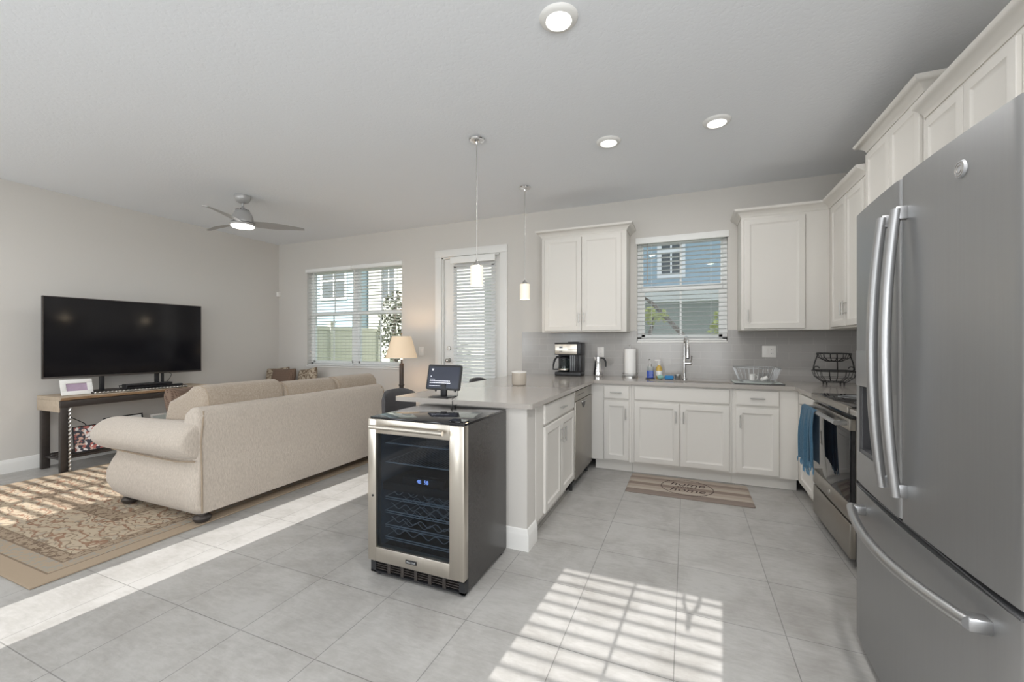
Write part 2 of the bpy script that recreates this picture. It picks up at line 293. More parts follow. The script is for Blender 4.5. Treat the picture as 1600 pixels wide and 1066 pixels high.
# ------------------------------------------------------------------ mesh helpers
class MB:
    def __init__(s): s.bm = bmesh.new()
    def box(s, x0, x1, y0, y1, z0, z1, bev=0.0, seg=2, rot=None, piv=None):
        x0, x1 = min(x0, x1), max(x0, x1); y0, y1 = min(y0, y1), max(y0, y1); z0, z1 = min(z0, z1), max(z0, z1)
        vs = [s.bm.verts.new(p) for p in ((x0,y0,z0),(x1,y0,z0),(x1,y1,z0),(x0,y1,z0),(x0,y0,z1),(x1,y0,z1),(x1,y1,z1),(x0,y1,z1))]
        fs = [s.bm.faces.new([vs[i] for i in f]) for f in ((3,2,1,0),(4,5,6,7),(0,1,5,4),(1,2,6,5),(2,3,7,6),(3,0,4,7))]
        allv = vs
        if bev > 0:
            es = list({e for f in fs for e in f.edges})
            r = bmesh.ops.bevel(s.bm, geom=es, offset=bev, segments=seg, profile=0.5, affect='EDGES')
            allv = list({v for f in r['faces'] for v in f.verts} | {v for v in vs if v.is_valid})
        if rot is not None:
            bmesh.ops.transform(s.bm, matrix=Matrix.Translation(piv) @ rot @ Matrix.Translation(-Vector(piv)), verts=allv)
        return s
    def rings(s, rings, cap0=True, cap1=True, closed=False):
        R = [[s.bm.verts.new(p) for p in r] for r in rings]; n = len(R[0])
        pairs = list(zip(R, R[1:])) + ([(R[-1], R[0])] if closed else [])
        for a, b_ in pairs:
            for i in range(n):
                j = (i+1) % n
                try: s.bm.faces.new((a[i], a[j], b_[j], b_[i]))
                except ValueError: pass
        if not closed:
            if cap0: s.bm.faces.new(R[0][::-1])
            if cap1: s.bm.faces.new(R[-1])
        return s
    def cyl(s, p0, p1, r0, r1=None, n=24, caps=True):
        r1 = r0 if r1 is None else r1
        p0, p1 = Vector(p0), Vector(p1); ax = (p1-p0).normalized(); q = ax.to_track_quat('Z', 'Y')
        ring = lambda p, r: [p + q @ Vector((r*math.cos(2*PI*i/n), r*math.sin(2*PI*i/n), 0)) for i in range(n)]
        return s.rings([ring(p0, r0), ring(p1, r1)], caps, caps)
    def tube(s, pts, r, n=8, closed=False):
        pts = [Vector(p) for p in pts]; R = []; m = len(pts); prev = None
        for i, p in enumerate(pts):
            a = pts[i-1] if (i > 0 or closed) else p; b_ = pts[(i+1) % m] if (i < m-1 or closed) else p
            t = (b_-a).normalized()
            if prev is None:
                u = t.orthogonal().normalized()
            else:
                u = (prev - t*prev.dot(t)); u = u.normalized() if u.length > 1e-6 else t.orthogonal().normalized()
            prev = u; v = t.cross(u); rr = r[i] if isinstance(r, (list, tuple)) else r
            R.append([p + rr*(math.cos(2*PI*k/n)*u + math.sin(2*PI*k/n)*v) for k in range(n)])
        return s.rings(R, True, True, closed)
    def lathe(s, prof, cx, cy, n=32, cap0=True, cap1=True):
        R = [[(cx+max(r, 1e-4)*math.cos(2*PI*i/n), cy+max(r, 1e-4)*math.sin(2*PI*i/n), z) for i in range(n)] for r, z in prof]
        return s.rings(R, cap0, cap1)
    def prism(s, poly, axis, a, b_):
        f = {'x': lambda u, v, w: (w, u, v), 'y': lambda u, v, w: (u, w, v), 'z': lambda u, v, w: (u, v, w)}[axis]
        return s.rings([[f(u, v, a) for u, v in poly], [f(u, v, b_) for u, v in poly]])
    def sheet(s, grid):
        R = [[s.bm.verts.new(p) for p in r] for r in grid]
        for a, b_ in zip(R, R[1:]):
            for i in range(len(a)-1): s.bm.faces.new((a[i], a[i+1], b_[i+1], b_[i]))
        return s
    def ball(s, c, r, sc=(1, 1, 1), u=16, v=10):
        R = []
        for j in range(v+1):
            th = PI*j/v; rr = max(math.sin(th), 1e-3)
            R.append([(c[0]+sc[0]*r*rr*math.cos(2*PI*i/u), c[1]+sc[1]*r*rr*math.sin(2*PI*i/u), c[2]-sc[2]*r*math.cos(th)) for i in range(u)])
        return s.rings(R)
    def xf(s, mat):
        bmesh.ops.transform(s.bm, matrix=mat, verts=s.bm.verts); return s
    def door(s, o, u, n, w, h, prof):
        """nested rectangles: o = lower corner on the face plane, u = width direction, n = outward; prof = (inset, depth along n)"""
        o, u, n, v = Vector(o), Vector(u), Vector(n), Vector((0, 0, 1))
        R = []
        for ins, dep in prof:
            R.append([o+u*a+v*b_+n*dep for a, b_ in ((ins, ins), (w-ins, ins), (w-ins, h-ins), (ins, h-ins))])
        return s.rings(R, True, True)
    def sweep(s, path, prof, side=1):
        """profile (out, z) along an XY polyline with mitred corners"""
        P = [Vector((p[0], p[1])) for p in path]; R = []
        for i, p in enumerate(P):
            ds = []
            if i > 0: ds.append((P[i]-P[i-1]).normalized())
            if i < len(P)-1: ds.append((P[i+1]-P[i]).normalized())
            ns = [Vector((d_.y, -d_.x))*side for d_ in ds]
            nn = ns[0] if len(ns) == 1 else (ns[0]+ns[1]).normalized()
            k = 1.0 if len(ns) == 1 else 1.0/max(0.2, nn.dot(ns[0]))
            R.append([(p.x+nn.x*o_*k, p.y+nn.y*o_*k, z) for o_, z in prof])
        return s.rings(R, True, True)

ORG = {}
def obj(name, mb, mat, parent=None, smooth=35, sub=0, origin=None):
    bm = mb.bm if isinstance(mb, MB) else mb
    bmesh.ops.recalc_face_normals(bm, faces=bm.faces)
    me = bpy.data.meshes.new(name); bm.to_mesh(me); bm.free()
    o = bpy.data.objects.new(name, me); COL.objects.link(o)
    me.materials.append(M[mat] if isinstance(mat, str) else mat)
    if parent is not None:
        org = ORG[parent.name]; o.parent = parent; ORG[o.name] = org
        me.transform(Matrix.Translation(-org))
    else:
        if origin is None:
            xs = [v.co for v in me.vertices]
            mn = [min(v[i] for v in xs) for i in range(3)]; mx = [max(v[i] for v in xs) for i in range(3)]
            origin = ((mn[0]+mx[0])/2, (mn[1]+mx[1])/2, mn[2])
        origin = Vector(origin); o.location = origin; ORG[o.name] = origin
        me.transform(Matrix.Translation(-origin))
    for p in me.polygons: p.use_smooth = True
    me.set_sharp_from_angle(angle=math.radians(smooth))
    if sub:
        md = o.modifiers.new('subdivision', 'SUBSURF'); md.levels = sub; md.render_levels = sub
    return o
def tag(o, label, cat, group=None):
    o['label'] = label; o['category'] = cat
    if group: o['group'] = group
    return o
def thing(name, label, cat, loc, group=None):
    o = bpy.data.objects.new(name, None); COL.objects.link(o); o.location = loc; o.empty_display_size = 0.05
    ORG[o.name] = Vector(loc); return tag(o, label, cat, group)
def struct(name, mb, mat, parent=None, **k):
    o = obj(name, mb, mat, parent, origin=(0, 0, 0) if parent is None else None, **k)
    if parent is None: o['kind'] = 'structure'
    return o
def dup(root, offset, label, group=None):
    r = root.copy(); COL.objects.link(r); r.location = Vector(root.location)+Vector(offset); r['label'] = label
    if group: r['group'] = group
    for ch in list(root.children):
        c = ch.copy(); COL.objects.link(c); c.parent = r
        for g in ch.children:
            e = g.copy(); COL.objects.link(e); e.parent = c
    return r
def text_bm(body, size, extrude=0.0005, align='CENTER', shear=0.0):
    cu = bpy.data.curves.new('lettering', 'FONT'); cu.body = body; cu.size = size; cu.extrude = extrude
    cu.align_x = align; cu.align_y = 'CENTER'; cu.shear = shear; cu.resolution_u = 3
    t = bpy.data.objects.new('lettering', cu); COL.objects.link(t)
    dg = bpy.context.evaluated_depsgraph_get(); me = bpy.data.meshes.new_from_object(t.evaluated_get(dg))
    bm = bmesh.new(); bm.from_mesh(me); bpy.data.objects.remove(t); bpy.data.curves.remove(cu); bpy.data.meshes.remove(me)
    r = MB(); r.bm.free(); r.bm = bm; return r
def frame_mat(origin, xdir, ydir):
    x, y = Vector(xdir).normalized(), Vector(ydir).normalized(); z = x.cross(y)
    return Matrix((( x.x, y.x, z.x, origin[0]), (x.y, y.y, z.y, origin[1]), (x.z, y.z, z.z, origin[2]), (0, 0, 0, 1)))
def pillow_bm(w, h, d, M4, n=14, ear=0.06):
    """square cushion in its own xy plane, pinched corners, then placed by M4"""
    mb = MB(); top, bot = [], []
    for j in range(n+1):
        rt, rb = [], []
        for i in range(n+1):
            a, b_ = 2*i/n-1, 2*j/n-1
            e = 1-ear*((1-abs(a)**2)*0+ (1-abs(b_)**6)*abs(a)**4*0.9); f = 1-ear*((1-abs(a)**6)*abs(b_)**4*0.9)
            x, y = a*w/2*(1-ear*(1-b_*b_)*abs(a)), b_*h/2*(1-ear*(1-a*a)*abs(b_))
            z = d/2*(max(0, (1-a**4)*(1-b_**4)))**0.55
            rt.append((x, y, z)); rb.append((x, y, -z))
        top.append(rt); bot.append(rb)
    mb.sheet(top); mb.sheet(bot); bmesh.ops.remove_doubles(mb.bm, verts=mb.bm.verts, dist=1e-5)
    mb.xf(M4); return mb
def pill(profile, axis, a, b_, rnd, ends=5, mid=1, off=None):
    """closed 2d profile swept from a to b_ along axis with rounded ends (radius rnd)"""
    f = {'x': lambda u, v, w: (w, u, v), 'y': lambda u, v, w: (u, w, v), 'z': lambda u, v, w: (u, v, w)}[axis]
    cu = sum(p[0] for p in profile)/len(profile); cv = sum(p[1] for p in profile)/len(profile)
    st = []
    st = [(a+rnd-rnd*math.cos(PI/2*k/ends), rnd*(1-math.sin(PI/2*k/ends))) for k in range(ends+1)]
    for k in range(1, mid+1): st.append((a+rnd+(b_-a-2*rnd)*k/(mid+1), 0))
    st += [(b_-rnd+rnd*math.sin(PI/2*k/ends), rnd*(1-math.cos(PI/2*k/ends))) for k in range(ends+1)]
    R = []
    for w, ins in st:
        o_ = off(w) if off else (0, 0)
        ring = []
        for u, v in profile:
            du, dv = u-cu, v-cv; L = math.hypot(du, dv); k = max(0.02, (L-ins)/L)
            ring.append(f(cu+du*k+o_[0], cv+dv*k+o_[1], w))
        R.append(ring)
    return MB().rings(R)
def rrect(x0, x1, y0, y1, r, n=4):
    P = []
    for cx_, cy_, a0 in ((x1-r, y1-r, 0), (x0+r, y1-r, PI/2), (x0+r, y0+r, PI), (x1-r, y0+r, 1.5*PI)):
        for k in range(n+1):
            a = a0+PI/2*k/n; P.append((cx_+r*math.cos(a), cy_+r*math.sin(a)))
    return P

# ================================================================== THE SETTING
XW0, XW1, ZW0, ZW1 = -5.67, -3.80, 0.955, 2.485        # living window opening
XD0, XD1, ZD = -3.124, -2.236, 2.49                    # door opening
XK0, XK1, ZK0, ZK1 = -0.527, 0.40, 1.335, 2.49         # kitchen window opening
WT = 0.16
struct('floor', MB().box(XL-0.15, XR+0.15, YF_K-0.16, YB+WT, -0.10, 0), 'tile')
struct('ceiling', MB().box(XL-0.15, XR+0.15, YF_K-0.16, YB+WT, H, H+0.20), 'ceiling')
mb = MB()                                              # back wall around its three openings
mb.box(XL-0.15, XW0, YB, YB+WT, 0, H); mb.box(XW0, XW1, YB, YB+WT, 0, ZW0); mb.box(XW0, XW1, YB, YB+WT, ZW1, H)
mb.box(XW1, XD0, YB, YB+WT, 0, H); mb.box(XD0, XD1, YB, YB+WT, ZD, H); mb.box(XD1, XK0, YB, YB+WT, 0, H)
mb.box(XK0, XK1, YB, YB+WT, 0, ZK0); mb.box(XK0, XK1, YB, YB+WT, ZK1, H); mb.box(XK1, XR+0.15, YB, YB+WT, 0, H)
struct('wall_back', mb, 'wall')
struct('wall_left', MB().box(XL-0.15, XL, YF_L-0.16, YB, 0, H), 'wall')
struct('wall_right', MB().box(XR, XR+0.15, YF_K-0.16, -2.55, 0, H).box(XR, XR+0.15, -0.55, YB, 0, H).box(XR, XR+0.15, -2.55, -0.55, 0, 0.65).box(XR, XR+0.15, -2.55, -0.55, 2.45, H), 'wall')  # the right wall opening is added for the side fill lamp
# front walls behind the camera with the openings the sun comes through
def front_wall(name, x0, x1, y, holes):
    mb = MB(); xs = x0
    for a, b_, z0, z1 in holes:
        mb.box(xs, a, y-0.16, y, 0, H)
        if z0 > 0: mb.box(a, b_, y-0.16, y, 0, z0)
        mb.box(a, b_, y-0.16, y, z1, H); xs = b_
    mb.box(xs, x1, y-0.16, y, 0, H); struct(name, mb, 'wall')
SHL = 0.07
HL = [(-6.06, -4.72, 0.9, 2.30), (-3.36, -2.925, 0.0, 2.44)]
HK = [(-1.075, -0.245, 0.55, 2.53)]
front_wall('wall_front_living', XL, XJ, YF_L, HL)
front_wall('wall_front_kitchen', XJ, XR, YF_K, HK)
struct('wall_jog', MB().box(XJ, XJ+0.12, YF_K, YF_L-0.16, 0, H), 'wall')

def baseboard(name, path, side=1):
    struct(name, MB().sweep(path, [(0, 0), (0.016, 0), (0.016, 0.095), (0.013, 0.105), (0.010, 0.112), (0.008, 0.128), (0.004, 0.134), (0, 0.136)], side), 'trim')
baseboard('baseboard_left', [(XL, YF_L), (XL, YB-0.001)], 1)
baseboard('baseboard_back', [(XL+0.02, YB), (XD0-0.10, YB)], 1)
baseboard('baseboard_back_nook', [(XD1+0.10, YB), (-1.76, YB)], 1)

# back windows: vinyl frame, sashes, muntin, panes
def window(idx, x0, x1, z0, z1, units, zr, y):
    f = 0.045; mb = MB()
    mb.box(x0, x1, y, y+0.07, z0, z0+f); mb.box(x0, x1, y, y+0.07, z1-f, z1); mb.box(x0, x0+f, y, y+0.07, z0, z1); mb.box(x1-f, x1, y, y+0.07, z0, z1)
    root = struct('window_%d' % idx, mb, 'vinyl')
    if units == 2: struct('mullion', MB().box((x0+x1)/2-0.05, (x0+x1)/2+0.05, y-0.005, y+0.075, z0, z1), 'vinyl', root)
    uw = (x1-x0)/units
    for k in range(units):
        a, b_ = x0+k*uw+0.04, x0+(k+1)*uw-0.04
        s_ = MB(); g = 0.04
        s_.box(a, b_, y+0.005, y+0.035, z0+0.02, z0+0.02+g*1.3); s_.box(a, b_, y+0.0, y+0.04, zr-0.03, zr+0.03)
        s_.box(a, a+g, y+0.005, y+0.035, z0+0.02, zr); s_.box(b_-g, b_, y+0.005, y+0.035, z0+0.02, zr)
        struct('lower_sash', s_, 'vinyl', root)
        s_ = MB(); s_.box(a, a+0.02, y+0.03, y+0.06, zr, z1-0.03); s_.box(b_-0.02, b_, y+0.03, y+0.06, zr, z1-0.03); s_.box(a, b_, y+0.03, y+0.06, z1-0.06, z1-0.03)
        struct('upper_sash', s_, 'vinyl', root)
        c_ = (a+b_)/2
        s_ = MB().box(c_-0.011, c_+0.011, y+0.016, y+0.024, z0+0.06, zr-0.03).box(c_-0.011, c_+0.011, y+0.041, y+0.049, zr+0.03, z1-0.06)
        struct('muntin', s_, 'vinyl', root)
        s_ = MB().box(a+g, b_-g, y+0.018, y+0.022, z0+0.07, zr-0.03).box(a+0.02, b_-0.02, y+0.043, y+0.047, zr+0.03, z1-0.06)
        struct('pane', s_, 'pane', root)
    return root
window(1, XW0, XW1, ZW0, ZW1, 2, 1.775, YB+0.085)
window(2, XK0, XK1, ZK0, ZK1, 1, 1.935, YB+0.085)
struct('trim_1', MB().box(XW0-0.0, XW1+0.0, YB-0.018, YB+0.085, ZW0-0.022, ZW0, 0.004), 'trim')
struct('trim_2', MB().box(XK0+0.0, XK1-0.0, YB-0.012, YB+0.085, ZK0-0.02, ZK0, 0.003), 'trim')
# plain fixed windows and patio door behind the camera
def front_window(idx, a, b_, z0, z1, y, mull=None):
    mb = MB(); f = 0.04; y0, y1 = y-0.12, y-0.07
    mb.box(a-f, a, y0, y1, z0, z1); mb.box(b_, b_+f, y0, y1, z0, z1); mb.box(a, b_, y0, y1, z0, z0+f); mb.box(a, b_, y0, y1, z1-0.01, z1)
    if mull: mb.box(mull-0.04, mull+0.04, y0, y1, z0, z1)
    return struct('window_%d' % idx, mb, 'vinyl')
front_window(3, HL[0][0], HL[0][1], HL[0][2], HL[0][3], YF_L, -5.30)
front_window(4, HK[0][0], HK[0][1], HK[0][2], HK[0][3], YF_K)

struct('window_5', MB().box(XR+0.05, XR+0.11, -2.55, -2.50, 0.65, 2.45).box(XR+0.05, XR+0.11, -0.60, -0.55, 0.65, 2.45).box(XR+0.05, XR+0.11, -2.50, -0.60, 0.65, 0.70).box(XR+0.05, XR+0.11, -2.50, -0.60, 2.40, 2.45).box(XR+0.06, XR+0.10, -1.58, -1.52, 0.70, 2.40), 'vinyl')  # unseen window frame added around the side fill lamp
# the back door: casing, leaf with a full glass light
mb = MB()
cs = [(0, 0), (0.012, 0.004), (0.022, 0.018), (0.022, 0.072), (0.012, 0.088), (0, 0.10)]
for x0, x1 in ((XD0-0.10, XD0), (XD1, XD1+0.10)): mb.box(x0, x1, YB-0.022, YB, 0, ZD, 0.004)
mb.box(XD0-0.10, XD1+0.10, YB-0.024, YB, ZD, ZD+0.10, 0.004)
struct('trim_3', mb, 'trim')
mb = MB()
mb.box(XD0, XD0+0.02, YB, YB+0.12, 0, ZD).box(XD1-0.02, XD1, YB, YB+0.12, 0, ZD).box(XD0, XD1, YB, YB+0.12, ZD-0.02, ZD)
struct('trim_4', mb, 'trim')
dl, dr, gz0, gz1 = XD0+0.022, XD1-0.022, 0.25, 2.36
gl, gr = -2.93, -2.36
mb = MB(); y0, y1 = YB+0.035, YB+0.08
mb.box(dl, gl, y0, y1, 0.012, ZD-0.022).box(gr, dr, y0, y1, 0.012, ZD-0.022).box(gl, gr, y0, y1, 0.012, gz0).box(gl, gr, y0, y1, gz1, ZD-0.022)
mb.box(gl-0.02, gl+0.02, y0-0.012, y0, gz0-0.02, gz1+0.02, 0.003).box(gr-0.02, gr+0.02, y0-0.012, y0, gz0-0.02, gz1+0.02, 0.003).box(gl-0.02, gr+0.02, y0-0.012, y0, gz0-0.02, gz0+0.02, 0.003).box(gl-0.02, gr+0.02, y0-0.012, y0, gz1-0.02, gz1+0.02, 0.003)
door = struct('door_1', mb, 'trim')
struct('pane', MB().box(gl, gr, y0+0.02, y0+0.024, gz0, gz1), 'pane', door)
kx = -3.03
mb = MB().cyl((kx, y0, 1.075), (kx, y0-0.012, 1.075), 0.032).cyl((kx, y0-0.012, 1.075), (kx, y0-0.04, 1.075), 0.013); mb.ball((kx, y0-0.058, 1.075), 0.029, (1, 0.8, 1))
struct('door_knob', mb, 'nickel', door)
struct('deadbolt', MB().cyl((kx, y0, 1.24), (kx, y0-0.016, 1.24), 0.03).box(kx-0.004, kx+0.004, y0-0.035, y0-0.016, 1.222, 1.258), 'nickel', door)
mb = MB()
for z in (0.3, 1.25, 2.2): mb.cyl((XD0+0.012, YB+0.01, z-0.05), (XD0+0.012, YB+0.01, z+0.05), 0.008)
struct('hinge', mb, 'nickel', door)
# backsplash: tile field on the back wall and on the right wall
mb = MB(); ty = YB-0.010
mb.box(-1.93, XK0-0.001, ty, YB, CT, 1.452).box(XK0-0.001, XK1+0.001, ty, YB, CT, ZK0-0.02).box(XK1+0.001, XR, ty, YB, CT, 1.452)
mb.box(XR-0.010, XR, 2.32, ty, CT, 1.452)
struct('trim_5', mb, 'splash')
# half wall that carries the peninsula
PX0, PX1, PY0, PY1 = -1.74, -0.93, 2.465, 2.62
mb = MB().box(PX0, PX1, PY0, PY1, 0, CT-0.032).box(PX0, PX0+0.16, PY1, YB, 0, CT-0.032)
struct('wall_peninsula', mb, 'wall')
baseboard('baseboard_peninsula', [(PX0, YB-0.02), (PX0, PY0), (PX1, PY0), (PX1, PY1)], 1)

# ================================================================== KITCHEN CABINETS
DOORP = [(0, -0.018), (0, -0.005), (0.003, -0.001), (0.008, 0), (0.050, 0), (0.054, -0.003), (0.066, -0.0085), (0.072, -0.0095)]
DRAWP = [(0, -0.018), (0, -0.006), (0.004, -0.002), (0.016, 0), (0.02, 0)]
def panel(parent, name, o, u, n, w, h, prof=DOORP): return obj(name, MB().door(o, u, n, w, h, prof), 'cab', parent, smooth=25)
def pull(parent, c, n, along, L=0.115):
    c, n, a = Vector(c), Vector(n), Vector(along)
    mb = MB().cyl(c+n*0.028-a*L/2, c+n*0.028+a*L/2, 0.0052, n=12)
    for s_ in (-1, 1): mb.cyl(c+a*s_*L*0.34, c+n*0.028+a*s_*L*0.34, 0.0042, n=10)
    return obj('bar_pull', mb, 'nickel', parent)
CROWN = [(0, 0), (0.006, 0.0), (0.010, 0.012), (0.016, 0.020), (0.030, 0.034), (0.046, 0.046), (0.058, 0.050), (0.062, 0.058), (0.066, 0.066), (0.066, 0.074), (0, 0.074)]
def crown_prof(z): return [(o_, z+dz) for o_, dz in CROWN]
UY, UZ0, UZ1 = 4.63, 1.435, 2.54      # upper cabinets
S = (0, -1, 0); W_ = (-1, 0, 0); E_ = (1, 0, 0)
ZU = (0, 0, 1)
# upper left of the window
t = thing('wall_cabinet', 'white two-door wall cabinet above the coffee maker, left of the sink window', 'cabinet', (-1.08, 4.79, UZ0))
obj('carcass', MB().box(-1.56, -0.60, UY, YB, UZ0, UZ1, 0.002), 'cab', t)
d1 = panel(t, 'door', (-1.525, UY-0.020, UZ0+0.015), E_, S, 0.434, UZ1-UZ0-0.045)
d2 = panel(t, 'door', (-1.086, UY-0.020, UZ0+0.015), E_, S, 0.434, UZ1-UZ0-0.045)
pull(d1, (-1.118, UY-0.020, UZ0+0.16), S, ZU); pull(d2, (-1.058, UY-0.020, UZ0+0.16), S, ZU)
obj('crown_moulding', MB().sweep([(-1.56, YB), (-1.56, UY), (-0.60, UY), (-0.60, YB)], crown_prof(UZ1-0.005)), 'cab', t, smooth=50)
# corner unit right of the window
UXF = 1.20
t = thing('wall_cabinet', 'white corner wall cabinet with one door, right of the sink window', 'cabinet', (1.0, 4.79, UZ0))
obj('carcass', MB().box(0.49, XR, UY, YB, UZ0, UZ1, 0.002), 'cab', t)
d1 = panel(t, 'door', (0.513, UY-0.020, UZ0+0.015), E_, S, 0.50, UZ1-UZ0-0.045)
pull(d1, (0.545, UY-0.020, UZ0+0.14), S, ZU)
obj('crown_moulding', MB().sweep([(0.49, YB), (0.49, UY), (UXF, UY)], crown_prof(UZ1-0.005)), 'cab', t, smooth=50)
# right wall uppers
def right_upper(label, y0, y1, z0, z1, splits, pulls, crown_path, xf=UXF, dz0=0.015):
    t = thing('wall_cabinet', label, 'cabinet', ((xf+XR)/2, (y0+y1)/2, z0))
    obj('carcass', MB().box(xf, XR, y0, y1, z0, z1, 0.002), 'cab', t)
    for (a, b_), pz in zip(splits, pulls):
        d_ = panel(t, 'door', (xf-0.020, b_, z0+dz0), (0, -1, 0), W_, b_-a, z1-z0-0.045)
        if pz is not None: pull(d_, (xf-0.020, pz, z0+0.16), W_, ZU)
    obj('crown_moulding', MB().sweep(crown_path, crown_prof(z1-0.005)), 'cab', t, smooth=50)
    return t
right_upper('white two-door wall cabinet on the right wall, between corner and range', 3.765, 4.63, UZ0, UZ1, [(3.785, 4.145), (4.150, 4.520)], [4.12, 4.175], [(UXF, UY), (UXF, 3.765)])
right_upper('white two-door cabinet set higher than its neighbours, over the range', 2.975, 3.76, 1.90, 2.69, [(2.99, 3.362), (3.368, 3.74)], [3.335, 3.395], [(XR, 3.76), (UXF, 3.76), (UXF, 2.975), (XR, 2.975)])
right_upper('white two-door wall cabinet rising behind the top of the fridge, nearest the camera', 2.08, 2.965, UZ0, UZ1, [(2.255, 2.592), (2.598, 2.945)], [2.56, 2.625], [(UXF, 2.965), (UXF, 2.08)])
right_upper('shallow white cabinet directly over the fridge at the right edge', 1.25, 2.075, 1.96, UZ1, [(1.27, 1.66), (1.67, 2.055)], [1.63, 1.70], [(UXF, 2.075), (UXF, 1.25)])

# base cabinets
BF = 4.335; BZ0, BZ1 = 0.11, CT-0.032
def base_back(label, x0, x1, drawers, doors):
    t = thing('base_cabinet', label, 'cabinet', ((x0+x1)/2, 4.64, 0))
    if x0 < -0.8: obj('corner_filler', MB().box(-0.945, x0, BF, BF+0.02, BZ0, BZ1), 'cab', t)
    yb_ = YB-0.012
    if x1-x0 > 0.8: mb = MB().box(x0, x1, BF, BF+0.02, BZ0, BZ1).box(x0, x0+0.018, BF+0.02, yb_, BZ0, BZ1).box(x1-0.018, x1, BF+0.02, yb_, BZ0, BZ1).box(x0+0.018, x1-0.018, BF+0.02, yb_, BZ0, BZ0+0.018).box(x0+0.018, x1-0.018, yb_-0.01, yb_, BZ0+0.018, BZ1)
    else: mb = MB().box(x0, x1, BF, yb_, BZ0, BZ1)
    obj('carcass', mb, 'cab', t)
    obj('toe_kick', MB().box(x0, x1, BF+0.065, yb_, 0.0, BZ0), 'cab', t)
    for a, b_, has in drawers:
        d_ = panel(t, 'drawer' if has else 'false_front', (a, BF-0.020, 0.745), E_, S, b_-a, 0.135, DRAWP)
        if has: pull(d_, ((a+b_)/2, BF-0.020, 0.812), S, (1, 0, 0))
    for a, b_, px in doors:
        d_ = panel(t, 'door', (a, BF-0.020, 0.125), E_, S, b_-a, 0.60)
        pull(d_, (px, BF-0.020, 0.60), S, ZU)
    return t
base_back('narrow white base cabinet beside the dishwasher corner, one drawer over one door', -0.885, -0.512, [(-0.787, -0.535, 1)], [(-0.787, -0.535, -0.565)])
base_back('wide white sink base cabinet with a blank front over two doors', -0.510, 0.385, [(-0.485, 0.363, 0)], [(-0.485, -0.066, -0.098), (-0.058, 0.363, -0.028)])
base_back('white base cabinet under the dish rack, one drawer over one door', 0.387, 0.90, [(0.415, 0.755, 1)], [(0.415, 0.755, 0.448)])
# right wall run
BXF = 0.90
def base_right(label, y0, y1, dr_, dd, BXF=BXF):
    t = thing('base_cabinet', label, 'cabinet', (1.2, (y0+y1)/2, 0))
    obj('carcass', MB().box(BXF, XR-0.012, y0, y1, BZ0, BZ1), 'cab', t)
    obj('toe_kick', MB().box(BXF+0.065, XR-0.012, y0, y1, 0, BZ0), 'cab', t)
    a, b_ = dr_
    d_ = panel(t, 'drawer', (BXF-0.020, b_, 0.745), (0, -1, 0), W_, b_-a, 0.135, DRAWP); pull(d_, (BXF-0.020, (a+b_)/2, 0.812), W_, (0, 1, 0))
    for a, b_, py in dd:
        d_ = panel(t, 'door', (BXF-0.020, b_, 0.125), (0, -1, 0), W_, b_-a, 0.60); pull(d_, (BXF-0.020, py, 0.60), W_, ZU)
base_right('narrow white base cabinet between the corner and the range', 3.765, BF-0.004, (3.785, 4.215), [(3.785, 4.215, 3.82)])
base_right('white base cabinet hidden between the range and the fridge', 2.335, 2.985, (2.36, 2.96), [(2.36, 2.655, 2.63), (2.665, 2.96, 2.69)], 0.955)
# peninsula
PXF = -0.925
t = thing('base_cabinet', 'white peninsula base cabinet with a wide drawer over two doors, beside the dishwasher', 'cabinet', (-1.2, 3.1, 0))
obj('carcass', MB().box(PX0+0.165, PXF, PY1+0.002, 3.598, BZ0, BZ1), 'cab', t)
obj('toe_kick', MB().box(PX0+0.165, PXF-0.065, PY1+0.002, 3.598, 0, BZ0), 'cab', t)
d_ = panel(t, 'drawer', (PXF+0.020, 2.765, 0.745), (0, 1, 0), E_, 0.815, 0.135, DRAWP); pull(d_, (PXF+0.020, 3.17, 0.812), E_, (0, 1, 0))
d_ = panel(t, 'door', (PXF+0.020, 2.765, 0.125), (0, 1, 0), E_, 0.404, 0.60); pull(d_, (PXF+0.020, 3.14, 0.60), E_, ZU)
d_ = panel(t, 'door', (PXF+0.020, 3.176, 0.125), (0, 1, 0), E_, 0.404, 0.60); pull(d_, (PXF+0.020, 3.205, 0.60), E_, ZU)
# dishwasher
t = thing('dishwasher', 'stainless steel dishwasher under the peninsula worktop next to the corner', 'dishwasher', (-1.2, 3.93, 0))
obj('tub', MB().box(PX0+0.165, PXF-0.01, 3.60, 4.29, 0.10, BZ1-0.004), 'black', t)
obj('door', MB().box(PXF-0.01, PXF+0.022, 3.606, 4.285, 0.10, 0.79, 0.004), 'graysteel', t)
cp = obj('control_panel', MB().box(PXF-0.01, PXF+0.018, 3.606, 4.285, 0.793, 0.882, 0.004), 'graysteel', t)
for k in range(7): obj('button', MB().box(PXF+0.018, PXF+0.019, 3.66+k*0.045, 3.685+k*0.045, 0.835, 0.845), 'black', cp)
mb = MB().prism([(3.83, 0.765), (3.99, 0.765), (3.965, 0.725), (3.93, 0.705), (3.89, 0.705), (3.855, 0.725)], 'x', PXF+0.0222, PXF+0.024)
obj('pocket_handle', mb, 'black', t)
obj('pocket_lip', MB().box(PXF+0.022, PXF+0.034, 3.82, 4.0, 0.762, 0.772, 0.003), 'nickel', t)
obj('kick_plate', MB().box(PX0+0.165, PXF-0.06, 3.60, 4.29, 0.0, 0.10), 'black', t)
for y in (3.63, 4.25): obj('levelling_foot', MB().cyl((PXF-0.03, y, 0), (PXF-0.03, y, 0.10), 0.016, n=12), 'black', t)

